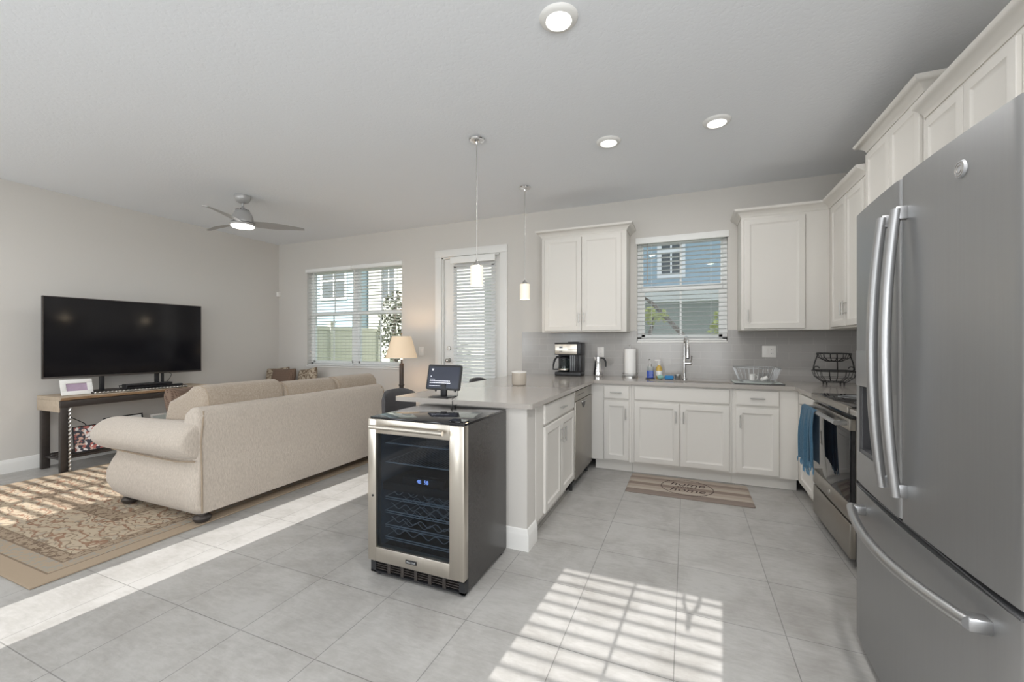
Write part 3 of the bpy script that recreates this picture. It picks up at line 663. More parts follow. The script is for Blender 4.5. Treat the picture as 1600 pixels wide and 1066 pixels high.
# ------------------------------------------------------------------ worktops
SX0, SX1, SY0, SY1 = -0.36, 0.385, 4.375, 4.60
t0, t1 = CT-0.032, CT
CXR, CYF, CY0 = -0.885, 4.298, 2.432
mb = MB()
poly = [(-1.93, CY0+0.012), (-1.918, CY0), (CXR-0.012, CY0), (CXR, CY0+0.012), (CXR, CYF), (SX0, CYF), (SX0, YB-0.011), (-1.93, YB-0.011)]
mb.prism(poly, 'z', t0, t1)
mb.box(SX0, SX1, CYF, SY0, t0, t1); mb.box(SX0, SX1, SY1, YB-0.011, t0, t1)
mb.prism([(SX1, CYF), (0.872, CYF), (0.872, 3.766), (XR-0.011, 3.766), (XR-0.011, YB-0.011), (SX1, YB-0.011)], 'z', t0, t1)
ct = tag(obj('worktop', mb, 'quartz', smooth=20), 'taupe quartz worktop running over the peninsula and along the back wall', 'worktop')
tag(obj('worktop', MB().box(0.872, XR-0.011, 2.337, 2.988, t0, t1, 0.003), 'quartz'), 'short piece of taupe quartz worktop between range and fridge', 'worktop')
# sink
mb = MB()
sz = 0.72; w_ = 0.006
mb.box(SX0-w_, SX1+w_, SY0-w_, SY1+w_, sz-w_, sz).box(SX0-w_, SX0, SY0-w_, SY1+w_, sz, t0).box(SX1, SX1+w_, SY0-w_, SY1+w_, sz, t0).box(SX0, SX1, SY0-w_, SY0, sz, t0).box(SX0, SX1, SY1, SY1+w_, sz, t0)
sk = obj('sink', mb, 'steel'); tag(sk, 'stainless undermount sink set in the worktop below the window', 'sink')
obj('drain', MB().cyl((0.0, 4.5, sz), (0.0, 4.5, sz+0.004), 0.045), 'chrome', sk)
# faucet
fx, fy = -0.022, 4.735
t = thing('faucet', 'chrome gooseneck pull-down faucet behind the sink', 'faucet', (fx, fy, CT))
obj('base', MB().lathe([(0.027, CT), (0.027, CT+0.01), (0.020, CT+0.016), (0.0165, CT+0.03), (0.0165, CT+0.24), (0.013, CT+0.25)], fx, fy), 'chrome', t)
pts = [(fx, fy, CT+0.24), (fx, fy, CT+0.36)]
R_ = 0.085
for k in range(1, 13):
    a = PI*k/12; pts.append((fx+0.035*(1-math.cos(a))*0.5*0.9, fy-R_*(1-math.cos(a)), CT+0.36+R_*math.sin(a)))
obj('spout', MB().tube(pts, 0.0125, 14), 'chrome', t)
e = pts[-1]
obj('spray_head', MB().lathe([(0.0125, e[2]), (0.016, e[2]-0.02), (0.018, e[2]-0.10), (0.020, e[2]-0.13), (0.012, e[2]-0.132)], e[0], e[1], cap0=True), 'chrome', t)
obj('nozzle', MB().cyl((e[0], e[1], e[2]-0.133), (e[0], e[1], e[2]-0.139), 0.014), 'black', t)
mb = MB().cyl((fx, fy, CT+0.17), (fx+0.055, fy-0.02, CT+0.17), 0.017).ball((fx+0.058, fy-0.021, CT+0.17), 0.018)
mb.tube([(fx+0.062, fy-0.022, CT+0.175), (fx+0.068, fy-0.03, CT+0.21), (fx+0.070, fy-0.036, CT+0.25)], [0.007, 0.006, 0.008], 10)
obj('lever', mb, 'chrome', t)

# ================================================================== FRIDGE (faces -x)
FY0, FY1, FZ, FX = 1.285, 2.292, 1.868, 0.690
fm = (FY0+FY1)/2+0.018
t = thing('refrigerator', 'tall slate-grey stainless french-door refrigerator at the right edge', 'refrigerator', (1.1, fm, 0))
obj('body', MB().box(0.76, 1.50, FY0+0.012, FY1-0.012, 0.03, 1.845, 0.006), 'slate_side', t)
def bow(y):   # gentle bow of the door fronts
    k = (y-FY0)/(FY1-FY0)*2-1
    return FX-0.022*(1-k*k)
def fdoor(name, y0, y1, z0, z1, mat='slate', cut=None):
    """front panel with rounded vertical edges, bowed front; cut=(ya,yb,za,zb) leaves a recess"""
    mb = MB(); n = 14; r = 0.016
    prof = []
    for k in range(n+1):
        y = y0+(y1-y0)*k/n; x = bow(y)
        prof.append((x, y))
    P = [(0.752, y0)] + [(bow(y0)+r, y0)] + [(bow(y0)+r*0.3, y0+r*0.3)] + [(bow(y0+r), y0+r)] + [p for p in prof if y0+r*1.5 < p[1] < y1-r*1.5] + [(bow(y1-r), y1-r), (bow(y1)+r*0.3, y1-r*0.3), (bow(y1)+r, y1), (0.752, y1)]
    mb.prism([(p[0], p[1]) for p in P], 'z', z0, z1)
    return mb
seam = 1.818
d_r = obj('door', fdoor('d', FY0, seam-0.003, 0.712, FZ), 'slate', t, smooth=60)
# dispenser door made of bands around its recess
DY0, DY1, DZ0, DZ1 = 2.015, 2.232, 0.845, 1.13
mb = MB(); n = 16; r = 0.016
def dband(z0, z1, ya, yb, ea, eb):
    P = [(0.752, ya)]
    if ea: P += [(bow(ya)+r, ya), (bow(ya)+r*0.3, ya+r*0.3), (bow(ya+r), ya+r)]
    else: P += [(bow(ya), ya)]
    for k in range(1, 8):
        y = ya+(yb-ya)*k/8
        if ya+r*1.4 < y < yb-r*1.4: P.append((bow(y), y))
    if eb: P += [(bow(yb-r), yb-r), (bow(yb)+r*0.3, yb-r*0.3), (bow(yb)+r, yb)]
    else: P += [(bow(yb), yb)]
    P += [(0.752, yb)]
    mb.prism(P, 'z', z0, z1)
ys0, ys1 = seam+0.003, FY1
dband(0.712, DZ0, ys0, ys1, 1, 1); dband(DZ1, FZ, ys0, ys1, 1, 1); dband(DZ0, DZ1, ys0, DY0, 1, 0); dband(DZ0, DZ1, DY1, ys1, 0, 1)
mb.box(0.745, 0.752, DY0, DY1, DZ0, DZ1)
d_l = obj('door', mb, 'slate', t, smooth=60)
obj('dispenser_recess', MB().box(0.735, 0.744, DY0, DY1, DZ0, DZ1-0.0).box(FX+0.004, 0.735, DY0, DY0+0.008, DZ0, DZ1).box(FX+0.004, 0.735, DY1-0.008, DY1, DZ0, DZ1).box(FX-0.004, 0.735, DY0+0.008, DY1-0.008, DZ0, DZ0+0.014), 'slate_side', d_l)
cp = obj('control_panel', MB().box(bow(2.12)-0.004, 0.735, DY0-0.004, DY1+0.004, DZ1, DZ1+0.148, 0.003), 'handle', d_l)
mb = MB()
for k in range(4): mb.box(FX-0.020, FX-0.010, 2.19, 2.197, DZ1+0.02+k*0.027, DZ1+0.032+k*0.027)
obj('paddle', MB().box(0.70, 0.73, 2.09, 2.15, 0.97, 1.07, 0.004), 'black', d_l)
drw = obj('freezer_drawer', fdoor('w', FY0, FY1, 0.035, 0.688), 'slate', t, smooth=60)
obj('drawer_lip', MB().box(FX-0.004, 0.752, FY0+0.01, FY1-0.01, 0.690, 0.696), 'slate_side', t)
# curved bar handles with square end blocks
def door_handle(parent, y, sgn, z0, z1):
    pts, rr = [], []
    n = 18
    for k in range(n+1):
        u = k/n; z = z0+(z1-z0)*u; w = 1-(2*u-1)**2
        pts.append((FX-0.048-0.030*w, y+sgn*0.0*w, z)); rr.append(0.0145+0.002*w)
    mb = MB().tube(pts, rr, 16)
    h_ = obj('door_handle', mb, 'handle', parent)
    for z in (z0+0.018, z1-0.018): obj('mount', MB().box(FX-0.052, bow(y)+0.004, y-0.012, y+0.012, z-0.018, z+0.026, 0.004), 'handle', h_)
door_handle(d_l, seam+0.062, 1, 0.80, 1.755)
door_handle(d_r, seam-0.045, -1, 0.80, 1.755)
pts = []
for k in range(21):
    u = k/20; y = 1.38+(2.175-1.38)*u; w = 1-(2*u-1)**2
    pts.append((FX-0.05-0.05*w, y, 0.622-0.012*w))
h_ = obj('drawer_handle', MB().tube(pts, 0.0165, 16), 'handle', drw)
for y in (1.395, 2.16): obj('mount', MB().box(FX-0.052, bow(y)+0.004, y-0.018, y+0.018, 0.600, 0.636, 0.005), 'handle', h_)
y = 1.49; x = bow(y)
bd = obj('round_badge', MB().cyl((x+0.002, y, 1.775), (x-0.005, y, 1.775), 0.024, 0.022, n=32), pm('satin_badge', (0.42, 0.42, 0.43, 1), 0.5, 0.3, var=0.12, vscale=160), d_r)
rng = MB()
for rr in (0.018, 0.010): rng.tube([(x-0.005, y+rr*math.cos(2*PI*k/28), 1.775+rr*math.sin(2*PI*k/28)) for k in range(28)], 0.0011, 6, True)
obj('badge_ring', rng, 'graysteel', bd)
for y in (FY0+0.05, FY1-0.05): obj('hinge_cover', MB().box(0.72, 0.80, y-0.03, y+0.03, FZ+0.001, FZ+0.018, 0.004), 'slate_side', t)
for y in (FY0+0.07, FY1-0.07):
    for xx in (0.80, 1.45): obj('foot', MB().cyl((xx, y, 0), (xx, y, 0.035), 0.02, n=12), 'black', t)

# ================================================================== RANGE (faces -x)
GX, GY0, GY1 = 0.872, 2.994, 3.758
t = thing('range', 'slide-in electric range with black glass top and grey oven door', 'stove', (1.2, (GY0+GY1)/2, 0))
obj('body', MB().box(GX+0.035, XR-0.012, GY0+0.002, GY1-0.002, 0.045, CT-0.002), 'black', t)
obj('glass_cooktop', MB().box(GX+0.012, XR-0.012, GY0, GY1, CT+0.001, CT+0.010, 0.003), 'blackgloss', t)
obj('front_trim', MB().box(GX-0.012, GX+0.035, GY0, GY1, CT-0.030, CT+0.008, 0.006), 'graysteel', t)
obj('vent_gap', MB().box(GX+0.02, GX+0.035, GY0+0.01, GY1-0.01, CT-0.060, CT-0.031), 'blackgloss', t)
mb = MB(); dz0, dz1 = 0.275, 0.868
mb.box(GX, GX+0.034, GY0+0.002, GY1-0.002, dz0, 0.375, 0.004)
mb.box(GX, GX+0.034, GY0+0.002, GY1-0.002, 0.80, dz1, 0.004)
mb.box(GX+0.031, GX+0.034, GY0+0.004, GY1-0.004, 0.37, 0.805)
od = obj('oven_door', mb, 'graysteel', t)
obj('door_glass', MB().box(GX+0.003, GX+0.030, GY0+0.004, GY1-0.004, 0.3755, 0.7995, 0.002), 'blackgloss', od)
pts = [(GX-0.055, GY0+0.035, 0.838), (GX-0.055, GY1-0.035, 0.838)]
h_ = obj('door_handle', MB().tube(pts, 0.0145, 16), 'handle', od)
for y in (GY0+0.05, GY1-0.05): obj('mount', MB().box(GX-0.058, GX+0.002, y-0.014, y+0.014, 0.824, 0.852, 0.004), 'handle', h_)
obj('round_badge', MB().cyl((GX+0.001, 3.37, 0.325), (GX-0.003, 3.37, 0.325), 0.017, n=24), 'nickel', od)
obj('storage_drawer', MB().box(GX+0.002, GX+0.034, GY0+0.002, GY1-0.002, 0.055, 0.258, 0.005), 'graysteel', t)
for y in (GY0+0.04, GY1-0.04):
    for x in (GX+0.06, 1.45): obj('foot', MB().cyl((x, y, 0), (x, y, 0.05), 0.018, n=12), 'black', t)
for cx_, cy_, r_ in ((1.06, 3.2, 0.10), (1.06, 3.56, 0.085), (1.34, 3.2, 0.085), (1.34, 3.56, 0.10)):
    obj('burner_ring', MB().tube([(cx_+r_*math.cos(2*PI*k/40), cy_+r_*math.sin(2*PI*k/40), CT+0.0102) for k in range(40)], 0.0006, 4, True), 'wire', t)
# towel over the oven handle: folded cloth with a front and a back fall
hx, hz = GX-0.055, 0.838
def towel_sheet(y0, y1, drop, xo, amp, ph, fold=0.018):
    g = []; nu, nv = 26, 24
    for j in range(nv+1):
        s_ = j/nv; row = []
        for i in range(nu+1):
            u = i/nu; wv = amp*(math.sin(u*PI*3.2+ph)+0.5*math.sin(u*PI*7.3+ph*2))*min(1, s_*2.2)
            pin = 1-0.16*math.sin(PI*min(1, s_*1.6))
            yc = (y0+y1)/2; y = yc+(y0+(y1-y0)*u-yc)*pin+0.015*s_*math.sin(3*s_+ph)
            if s_ < 0.10:
                a = PI/2*(s_/0.10); x = hx-fold*math.sin(a); z = hz+fold*math.cos(a)
            else:
                x = hx-fold; z = hz-(s_-0.10)/0.90*drop*(1+0.05*math.sin(u*4+ph))
            row.append((x+xo*min(1, s_*3)-abs(wv)*1.0, y, z))
        g.append(row)
    mb = MB().sheet(g)
    r = bmesh.ops.solidify(mb.bm, geom=mb.bm.faces[:], thickness=0.006)
    return mb, g[-1]
t = thing('dish_towel', 'blue fringed dish towel hanging over the oven door handle', 'towel', (hx, 3.58, 0.44))
ma, ea = towel_sheet(3.46, 3.735, 0.40, -0.004, 0.016, 0.5)
f1 = obj('front_fall', ma, 'bluecloth', t, smooth=70)
mb2 = MB()
g = []
for j in range(13):
    s_ = j/12; row = []
    for i in range(15):
        u = i/14; y = 3.44+0.29*u
        if s_ < 0.12: a = PI/2*(s_/0.12); x = hx+0.018*math.sin(a); z = hz+0.018*math.cos(a)
        else: x = hx+0.020+0.004*math.sin(u*9); z = hz-(s_-0.12)/0.88*0.36
        row.append((x, y, z))
    g.append(row)
mb2.sheet(g); bmesh.ops.solidify(mb2.bm, geom=mb2.bm.faces[:], thickness=-0.005)
obj('back_fall', mb2, 'bluecloth', t, smooth=70)
mb3, e3 = towel_sheet(3.40, 3.52, 0.37, -0.006, 0.010, 2.0)
f3 = obj('folded_edge', mb3, 'bluecloth', t, smooth=70)
mb = MB()
for edge, cnt in ((ea, 24), (e3, 11)):
    for k in range(cnt+1):
        p = edge[min(len(edge)-1, int(k/cnt*(len(edge)-1)))]
        mb.tube([(p[0], p[1], p[2]+0.004), (p[0]-0.002, p[1]+random.uniform(-.004, .004), p[2]-0.015), (p[0], p[1]+random.uniform(-.007, .007), p[2]-random.uniform(.026, .036))], [0.0035, 0.0038, 0.002], 5)
obj('fringe', mb, 'bluecloth', t)

# ================================================================== WINE COOLER (faces -y)
WX0, WX1, WYF, WYB, WZ = -1.665, -1.045, 1.862, 2.405, 0.884
t = thing('wine_cooler', 'stainless steel and black wine cooler with a glass door, end of the peninsula', 'wine cooler', ((WX0+WX1)/2, 2.14, 0))
bx0, bx1, by0 = WX0+0.012, WX1-0.002, WYF+0.052
w_ = 0.035; cz0 = 0.115
mb = MB()
mb.box(bx0, bx0+w_, by0, WYB, cz0, WZ).box(bx1-w_, bx1, by0, WYB, cz0, WZ).box(bx0+w_, bx1-w_, WYB-w_, WYB, cz0, WZ).box(bx0+w_, bx1-w_, by0, WYB-w_, cz0, cz0+w_).box(bx0, bx1, by0, WYB, 0.022, cz0)
obj('cabinet', mb, 'appl_black', t)
obj('top_panel', MB().box(bx0, bx1, by0-0.045, WYB, WZ, WZ+0.012, 0.003), 'blackgloss', t)
obj('liner', MB().box(bx0+w_, bx0+w_+0.004, by0+0.002, WYB-w_, cz0+w_, WZ-0.002).box(bx1-w_-0.004, bx1-w_, by0+0.002, WYB-w_, cz0+w_, WZ-0.002).box(bx0+w_, bx1-w_, WYB-w_-0.006, WYB-w_, cz0+w_, WZ-0.002).box(bx0+w_, bx1-w_, by0+0.01, WYB-w_, WZ-0.03, WZ-0.002), 'interior', t)
dz0, dz1 = 0.088, 0.886
gx0, gx1, gz0, gz1 = WX0+0.057, WX1-0.088, 0.168, 0.806
mb = MB(); ya, yb = WYF, WYF+0.05
mb.box(WX0, gx0, ya, yb, dz0, dz1, 0.006).box(gx1, WX1, ya, yb, dz0, dz1, 0.006).box(gx0-0.002, gx1+0.002, ya+0.0015, yb, dz0, gz0, 0.003).box(gx0-0.002, gx1+0.002, ya+0.0015, yb, gz1, dz1, 0.003)
dr = obj('door_frame', mb, 'steel', t)
obj('door_glass', MB().box(gx0-0.004, gx1+0.004, ya+0.014, ya+0.020, gz0-0.004, gz1+0.004), 'smoke', dr)
hz_ = 0.847
h_ = obj('door_handle', MB().tube([(WX0+0.045, ya-0.034, hz_), (gx1-0.018, ya-0.034, hz_)], 0.012, 16), 'steel', dr)
for x in (WX0+0.085, gx1-0.065): obj('mount', MB().cyl((x, ya+0.002, hz_), (x, ya-0.03, hz_), 0.008, n=12), 'steel', h_)
pl = obj('maker_plate', MB().box(-1.405, -1.335, ya-0.0025, ya+0.002, 0.118, 0.138, 0.001), 'black', dr)
obj('lettering', text_bm('Magic Chef', 0.012, 0.0003).xf(frame_mat((-1.37, ya-0.003, 0.128), (1, 0, 0), (0, 0, 1))), 'wire', pl)
obj('lock', MB().cyl((gx0-0.02, ya+0.002, 0.455), (gx0-0.02, ya-0.003, 0.455), 0.006), 'black', dr)
# zone divider with display
zd = 0.495
dv = obj('zone_divider', MB().box(bx0+w_+0.005, bx1-w_-0.005, by0+0.012, WYB-w_-0.01, zd-0.025, zd+0.022, 0.003), 'black', t)
obj('display', text_bm('48  58', 0.030, 0.0004).xf(frame_mat((-1.335, by0+0.004, zd+0.052), (1, 0, 0), (0, 0, 1))), 'led', dv)
obj('display_housing', MB().box(-1.47, -1.20, by0+0.006, by0+0.05, zd+0.030, zd+0.072, 0.002), 'blackgloss', dv)
# shelves: flat wire above, wavy cradles below
ix0, ix1, iy0, iy1 = bx0+w_+0.012, bx1-w_-0.012, by0+0.03, WYB-w_-0.02
for z in (0.735, 0.625):
    mb = MB().tube([(ix0, iy0, z), (ix1, iy0, z)], 0.0035, 8).tube([(ix0, iy1, z), (ix1, iy1, z)], 0.0035, 8)
    mb.tube([(ix0, iy0, z), (ix0, iy1, z)], 0.003, 6).tube([(ix1, iy0, z), (ix1, iy1, z)], 0.003, 6)
    for k in range(1, 24):
        x = ix0+(ix1-ix0)*k/24; mb.tube([(x, iy0, z), (x, iy1, z)], 0.0011, 5)
    obj('flat_shelf', mb, 'wire', t)
for z in (0.425, 0.345, 0.265, 0.195):
    mb = MB().tube([(ix0, iy0, z), (ix1, iy0, z)], 0.0032, 8).tube([(ix0, iy0, z-0.012), (ix1, iy0, z-0.012)], 0.0026, 8)
    mb.tube([(ix0, iy0, z), (ix0, iy1, z)], 0.003, 6).tube([(ix1, iy0, z), (ix1, iy1, z)], 0.003, 6)
    for yy in (iy0+0.05, iy0+0.16, iy0+0.28, iy1-0.03):
        mb.tube([(ix0+(ix1-ix0)*k/60, yy, z+0.012+0.014*math.cos(2*PI*5*k/60)) for k in range(61)], 0.0024, 6)
    obj('wavy_shelf', mb, 'wire', t)
# kick grille
gr_ = obj('kick_grille', MB().box(bx0+0.0, bx1, WYF+0.034, by0, 0.018, 0.086).box(bx0, bx1, WYF+0.014, WYF+0.034, 0.018, 0.027).box(bx0, bx1, WYF+0.014, WYF+0.034, 0.079, 0.086).box(bx0, bx0+0.035, WYF+0.014, WYF+0.034, 0.018, 0.086).box(bx1-0.035, bx1, WYF+0.014, WYF+0.034, 0.018, 0.086), 'black', t)
mb = MB()
for k in range(1, 6): x = bx0+0.035+(bx1-bx0-0.07)*k/6; mb.box(x-0.010, x+0.010, WYF+0.014, WYF+0.034, 0.027, 0.079)
for z in (0.040, 0.053, 0.066): mb.box(bx0+0.035, bx1-0.035, WYF+0.018, WYF+0.034, z-0.002, z+0.002)
obj('grille_bar', mb, 'bronze', gr_)
for x in (bx0+0.04, bx1-0.025):
    for y in (WYF+0.045, WYB-0.05): obj('foot', MB().cyl((x, y, 0), (x, y, 0.024), 0.014, n=14), 'black', t)

# ================================================================== SOFA (faces -x)
t = thing('sofa', 'long beige chenille rolled-arm sofa standing on the rug with its back to the kitchen', 'sofa', (-3.8, 2.86, 0))
SY_0, SY_1 = 1.865, 3.90
# base with bombe front and sides: rounded rectangles stacked in z
def base_ring(z, xb, xf, ya, yb, r=0.05, n=5):
    return [(x, y, z) for x, y in rrect(xf, xb, ya, yb, r, n)]
rings = [base_ring(0.078, -3.215, -4.17, SY_0+0.04, SY_1-0.04), base_ring(0.085, -3.20, -4.20, SY_0+0.015, SY_1-0.015), base_ring(0.13, -3.195, -4.30, SY_0-0.012, SY_1+0.012),
         base_ring(0.20, -3.195, -4.37, SY_0-0.022, SY_1+0.022), base_ring(0.28, -3.196, -4.375, SY_0-0.018, SY_1+0.018), base_ring(0.36, -3.198, -4.34, SY_0+0.0, SY_1-0.0),
         base_ring(0.43, -3.20, -4.29, SY_0+0.015, SY_1-0.015), base_ring(0.46, -3.20, -4.27, SY_0+0.02, SY_1-0.02)]
obj('base', MB().rings(rings), 'chenille', t, smooth=70)
# outside back, leaning slightly, rounded along the top
bp = [(-3.192, 0.088), (-3.196, 0.30), (-3.206, 0.55), (-3.214, 0.72), (-3.222, 0.785), (-3.245, 0.825), (-3.285, 0.842), (-3.335, 0.838), (-3.375, 0.81), (-3.395, 0.76), (-3.40, 0.60), (-3.40, 0.30), (-3.40, 0.10)]
bk = obj('back', pill(bp, 'y', SY_0+0.012, SY_1-0.002, 0.05, 5, 6), 'chenille', t, smooth=70)
for yy in (SY_0+0.025, SY_1-0.02):
    obj('back_seam', MB().tube([(-3.193+0.006, yy, 0.10), (-3.197+0.006, yy, 0.40), (-3.208+0.006, yy, 0.60), (-3.218+0.006, yy+0.02*(1 if yy < 3 else -1), 0.74), (-3.240, yy+0.04*(1 if yy < 3 else -1), 0.815)], 0.006, 8), 'piping', bk)
# rolled arms: yz section lofted along x
def arm(y_out, sgn, name):
    R = []
    xs = [(-3.222, 0.80, 0.0), (-3.228, 0.93, 0.0), (-3.25, 1.0, 0.005), (-3.40, 1.02, 0.0), (-3.60, 1.0, -0.012), (-3.85, 0.97, -0.018), (-4.10, 0.97, -0.022), (-4.28, 0.985, -0.026), (-4.40, 0.96, -0.030), (-4.47, 0.84, -0.034), (-4.505, 0.62, -0.040), (-4.52, 0.25, -0.045)]
    n = 22; cz = 0.600
    for x, k, dz in xs:
        ring = []
        for i in range(n):
            a = 2*PI*i/n
            ry = 0.155*k*(1+0.06*math.cos(2*a)); rz = 0.140*k
            y = y_out+sgn*(0.075+ry*math.cos(a)); z = cz+dz+rz*math.sin(a)*(1.0 if math.sin(a) > 0 else 0.98)
            ring.append((x, y, z))
        R.append(ring)
    a_ = obj(name, MB().rings(R), 'chenille', t, smooth=75, sub=1)
    mb = MB()
    obj('seam', MB().tube([(-4.27, y_out+sgn*0.0, 0.462), (-4.05, y_out-sgn*0.012, 0.463), (-3.70, y_out-sgn*0.012, 0.455), (-3.42, y_out-sgn*0.008, 0.452), (-3.22, y_out+sgn*0.004, 0.468)], 0.006, 8), 'piping', a_)
    mb = MB().box(-3.25, -4.30, y_out+sgn*0.03, y_out+sgn*0.20, 0.40, 0.60, 0.03)
    obj('inner_panel', mb, 'chenille', a_, smooth=60)
arm(SY_0-0.01, 1, 'arm'); arm(SY_1+0.01, -1, 'arm')
# three seat cushions and three loose back cushions
ys = [2.085, 2.655, 3.215, 3.775]
for k in range(3):
    pr = rrect(-4.40, -3.40, 0.44, 0.585, 0.06, 5)
    obj('seat_cushion', pill(pr, 'y', ys[k]+0.004, ys[k+1]-0.004, 0.035, 4, 3), 'cushion', t, smooth=75)
def back_cushion(ya, yb, dz, lean):
    pr = [(-3.36, 0.60), (-3.33, 0.72), (-3.315, 0.83+dz), (-3.325, 0.905+dz), (-3.36, 0.950+dz), (-3.42, 0.972+dz), (-3.50, 0.962+dz), (-3.575, 0.915+dz), (-3.64+lean, 0.83+dz), (-3.69+lean, 0.72), (-3.70+lean, 0.64), (-3.66+lean*0.9, 0.595), (-3.55, 0.585), (-3.43, 0.585)]
    c_ = obj('back_cushion', pill(pr, 'y', ya, yb, 0.055, 5, 5), 'cushion', t, smooth=80)
    for yy in (ya+0.035, yb-0.035):
        cu, cv = sum(p[0] for p in pr)/len(pr), sum(p[1] for p in pr)/len(pr)
        obj('welt', MB().tube([(cu+(p[0]-cu)*0.965, yy, cv+(p[1]-cv)*0.965) for p in pr], 0.006, 6, True), 'piping', c_)
back_cushion(1.985, 2.672, 0.018, -0.15); back_cushion(2.662, 3.285, -0.012, 0.0); back_cushion(3.275, 3.885, -0.010, 0.01)
for x, y in ((-3.245, 1.925), (-4.17, 1.93), (-3.245, 3.84), (-4.17, 3.84)):
    obj('bun_foot', MB().lathe([(0.026, 0.019), (0.045, 0.023), (0.056, 0.036), (0.058, 0.050), (0.050, 0.062), (0.036, 0.070), (0.036, 0.082)], x, y, 24), 'bronze', t)
def pillow(name, label, mat, w, h, d, c, xdir, ydir, group=None, pipe=None):
    o = obj(name, pillow_bm(w, h, d, Matrix.Identity(4)), mat, smooth=80, origin=(0, 0, 0), sub=1)
    o.matrix_world = frame_mat(c, xdir, ydir); tag(o, label, 'pillow', group); return o
pillow('throw_pillow', 'brown checked throw pillow tucked behind the near arm of the sofa', 'check', 0.46, 0.44, 0.17, (-4.03, 2.27, 0.725), (0.55, -0.83, 0.05), (-0.22, -0.10, 0.97))

# ------------------------------------------------------------------ rug
tag(obj('area_rug', MB().box(RX0, RX1, RY0, RY1, 0.0005, 0.012, 0.004), 'rug'), 'beige oriental area rug with rust and grey border under the sofa', 'rug')

# ------------------------------------------------------------------ low bench with three pillows in the far corner
t = thing('bench', 'low beige upholstered bench in the far corner under the three pillows', 'bench', (-5.72, 4.55, 0))
obj('seat', MB().box(-6.27, -5.15, 4.26, 4.90, 0.26, 0.50, 0.05, 4), 'chenille', t, smooth=60)
for x in (-6.2, -5.22):
    for y in (4.34, 4.84): obj('leg', MB().cyl((x, y, 0), (x, y, 0.27), 0.022, 0.03, n=14), 'darkwood', t)
pillow('corner_pillow', 'paisley pillow on the corner bench, left of the brown one', 'paisley', 0.46, 0.42, 0.15, (-6.08, 4.74, 0.72), (0.97, 0.15, 0.10), (-0.10, 0.17, 0.98))
pillow('corner_pillow', 'brown checked pillow in the middle of three on the corner bench', 'check', 0.50, 0.42, 0.16, (-5.78, 4.60, 0.72), (0.995, 0.0, 0.04), (-0.03, 0.20, 0.98))
pillow('corner_pillow', 'paisley pillow on the corner bench, right of the brown one under the window', 'paisley', 0.44, 0.42, 0.15, (-5.40, 4.72, 0.725), (0.97, -0.12, 0.14), (-0.12, 0.17, 0.98))

# ------------------------------------------------------------------ TV console
KX0, KX1, KY0, KY1, KZ = -6.25, -5.765, 2.10, 3.55, 0.765
t = thing('tv_console', 'rustic live-edge wood and black steel TV console against the left wall', 'console', ((KX0+KX1)/2, 2.8, 0))
mb = MB()
n = 40; R = []
for k in range(n+1):
    y = KY0+(KY1-KY0)*k/n; j = 0.006*math.sin(k*1.7)+0.005*math.sin(k*0.63+1)+0.003*math.sin(k*4.1)
    R.append([(KX0, y, KZ-0.035), (KX1-0.02+j, y, KZ-0.035), (KX1+j, y, KZ-0.02+j*0.5), (KX1+j*0.6, y, KZ-0.006), (KX1-0.012+j, y, KZ+0.0), (KX0, y, KZ)])
tp = obj('slab_top', mb.rings(R), 'slabwood', t, smooth=30)
mb = MB(); R = []
for k in range(n+1):
    y = KY0+0.002+(KY1-KY0-0.004)*k/n; j = 0.006*math.sin(k*1.7)+0.005*math.sin(k*0.63+1)+0.003*math.sin(k*4.1)
    R.append([(KX1-0.024+j, y, KZ-0.036), (KX1+0.002+j, y, KZ-0.030), (KX1+0.004+j, y, KZ-0.018+j), (KX1+0.002+j*0.6, y, KZ-0.005)])
obj('bark_edge', mb.rings(R), 'barkedge', tp)
obj('end_panel', MB().box(KX0, KX1-0.03, KY0-0.002, KY0+0.035, KZ-0.15, KZ-0.036, 0.003), 'slabwood', t)
obj('end_panel', MB().box(KX0, KX1-0.03, KY1-0.035, KY1+0.002, KZ-0.15, KZ-0.036, 0.003), 'slabwood', t)
obj('front_beam', MB().box(KX1-0.05, KX1-0.012, KY0+0.002, KY1-0.002, KZ-0.105, KZ-0.037, 0.003), 'bronze', t)
for y in (KY0+0.04, KY1-0.04):
    for x in (KX1-0.031, KX0+0.06): obj('leg', MB().box(x-0.030, x+0.018, y-0.034, y+0.030, 0, KZ-0.105 if x > -6 else KZ-0.036, 0.003), 'bronze', t)
    # twisted bar down the front leg
    R = []; x = KX1+0.004
    for k in range(61):
        z = 0.015+(KZ-0.125)*k/60; a0 = k*0.42
        R.append([(x+0.011*math.cos(a0+q)*(1.0 if i % 2 else 0.6), y+0.026+0.011*math.sin(a0+q)*(1.0 if i % 2 else 0.6), z) for i, q in enumerate([2*PI*i/8 for i in range(8)])])
    obj('twisted_bar', MB().rings(R), 'nickel', t)
mb = MB()
for k in range(5): x = KX0+0.06+k*0.095; mb.box(x-0.016, x+0.016, KY0+0.06, KY1-0.06, 0.135, 0.15)
for y in (KY0+0.05, KY1-0.05): mb.box(KX0+0.04, KX1-0.03, y-0.018, y+0.018, 0.118, 0.136)
obj('lower_shelf', mb, 'bronze', t)

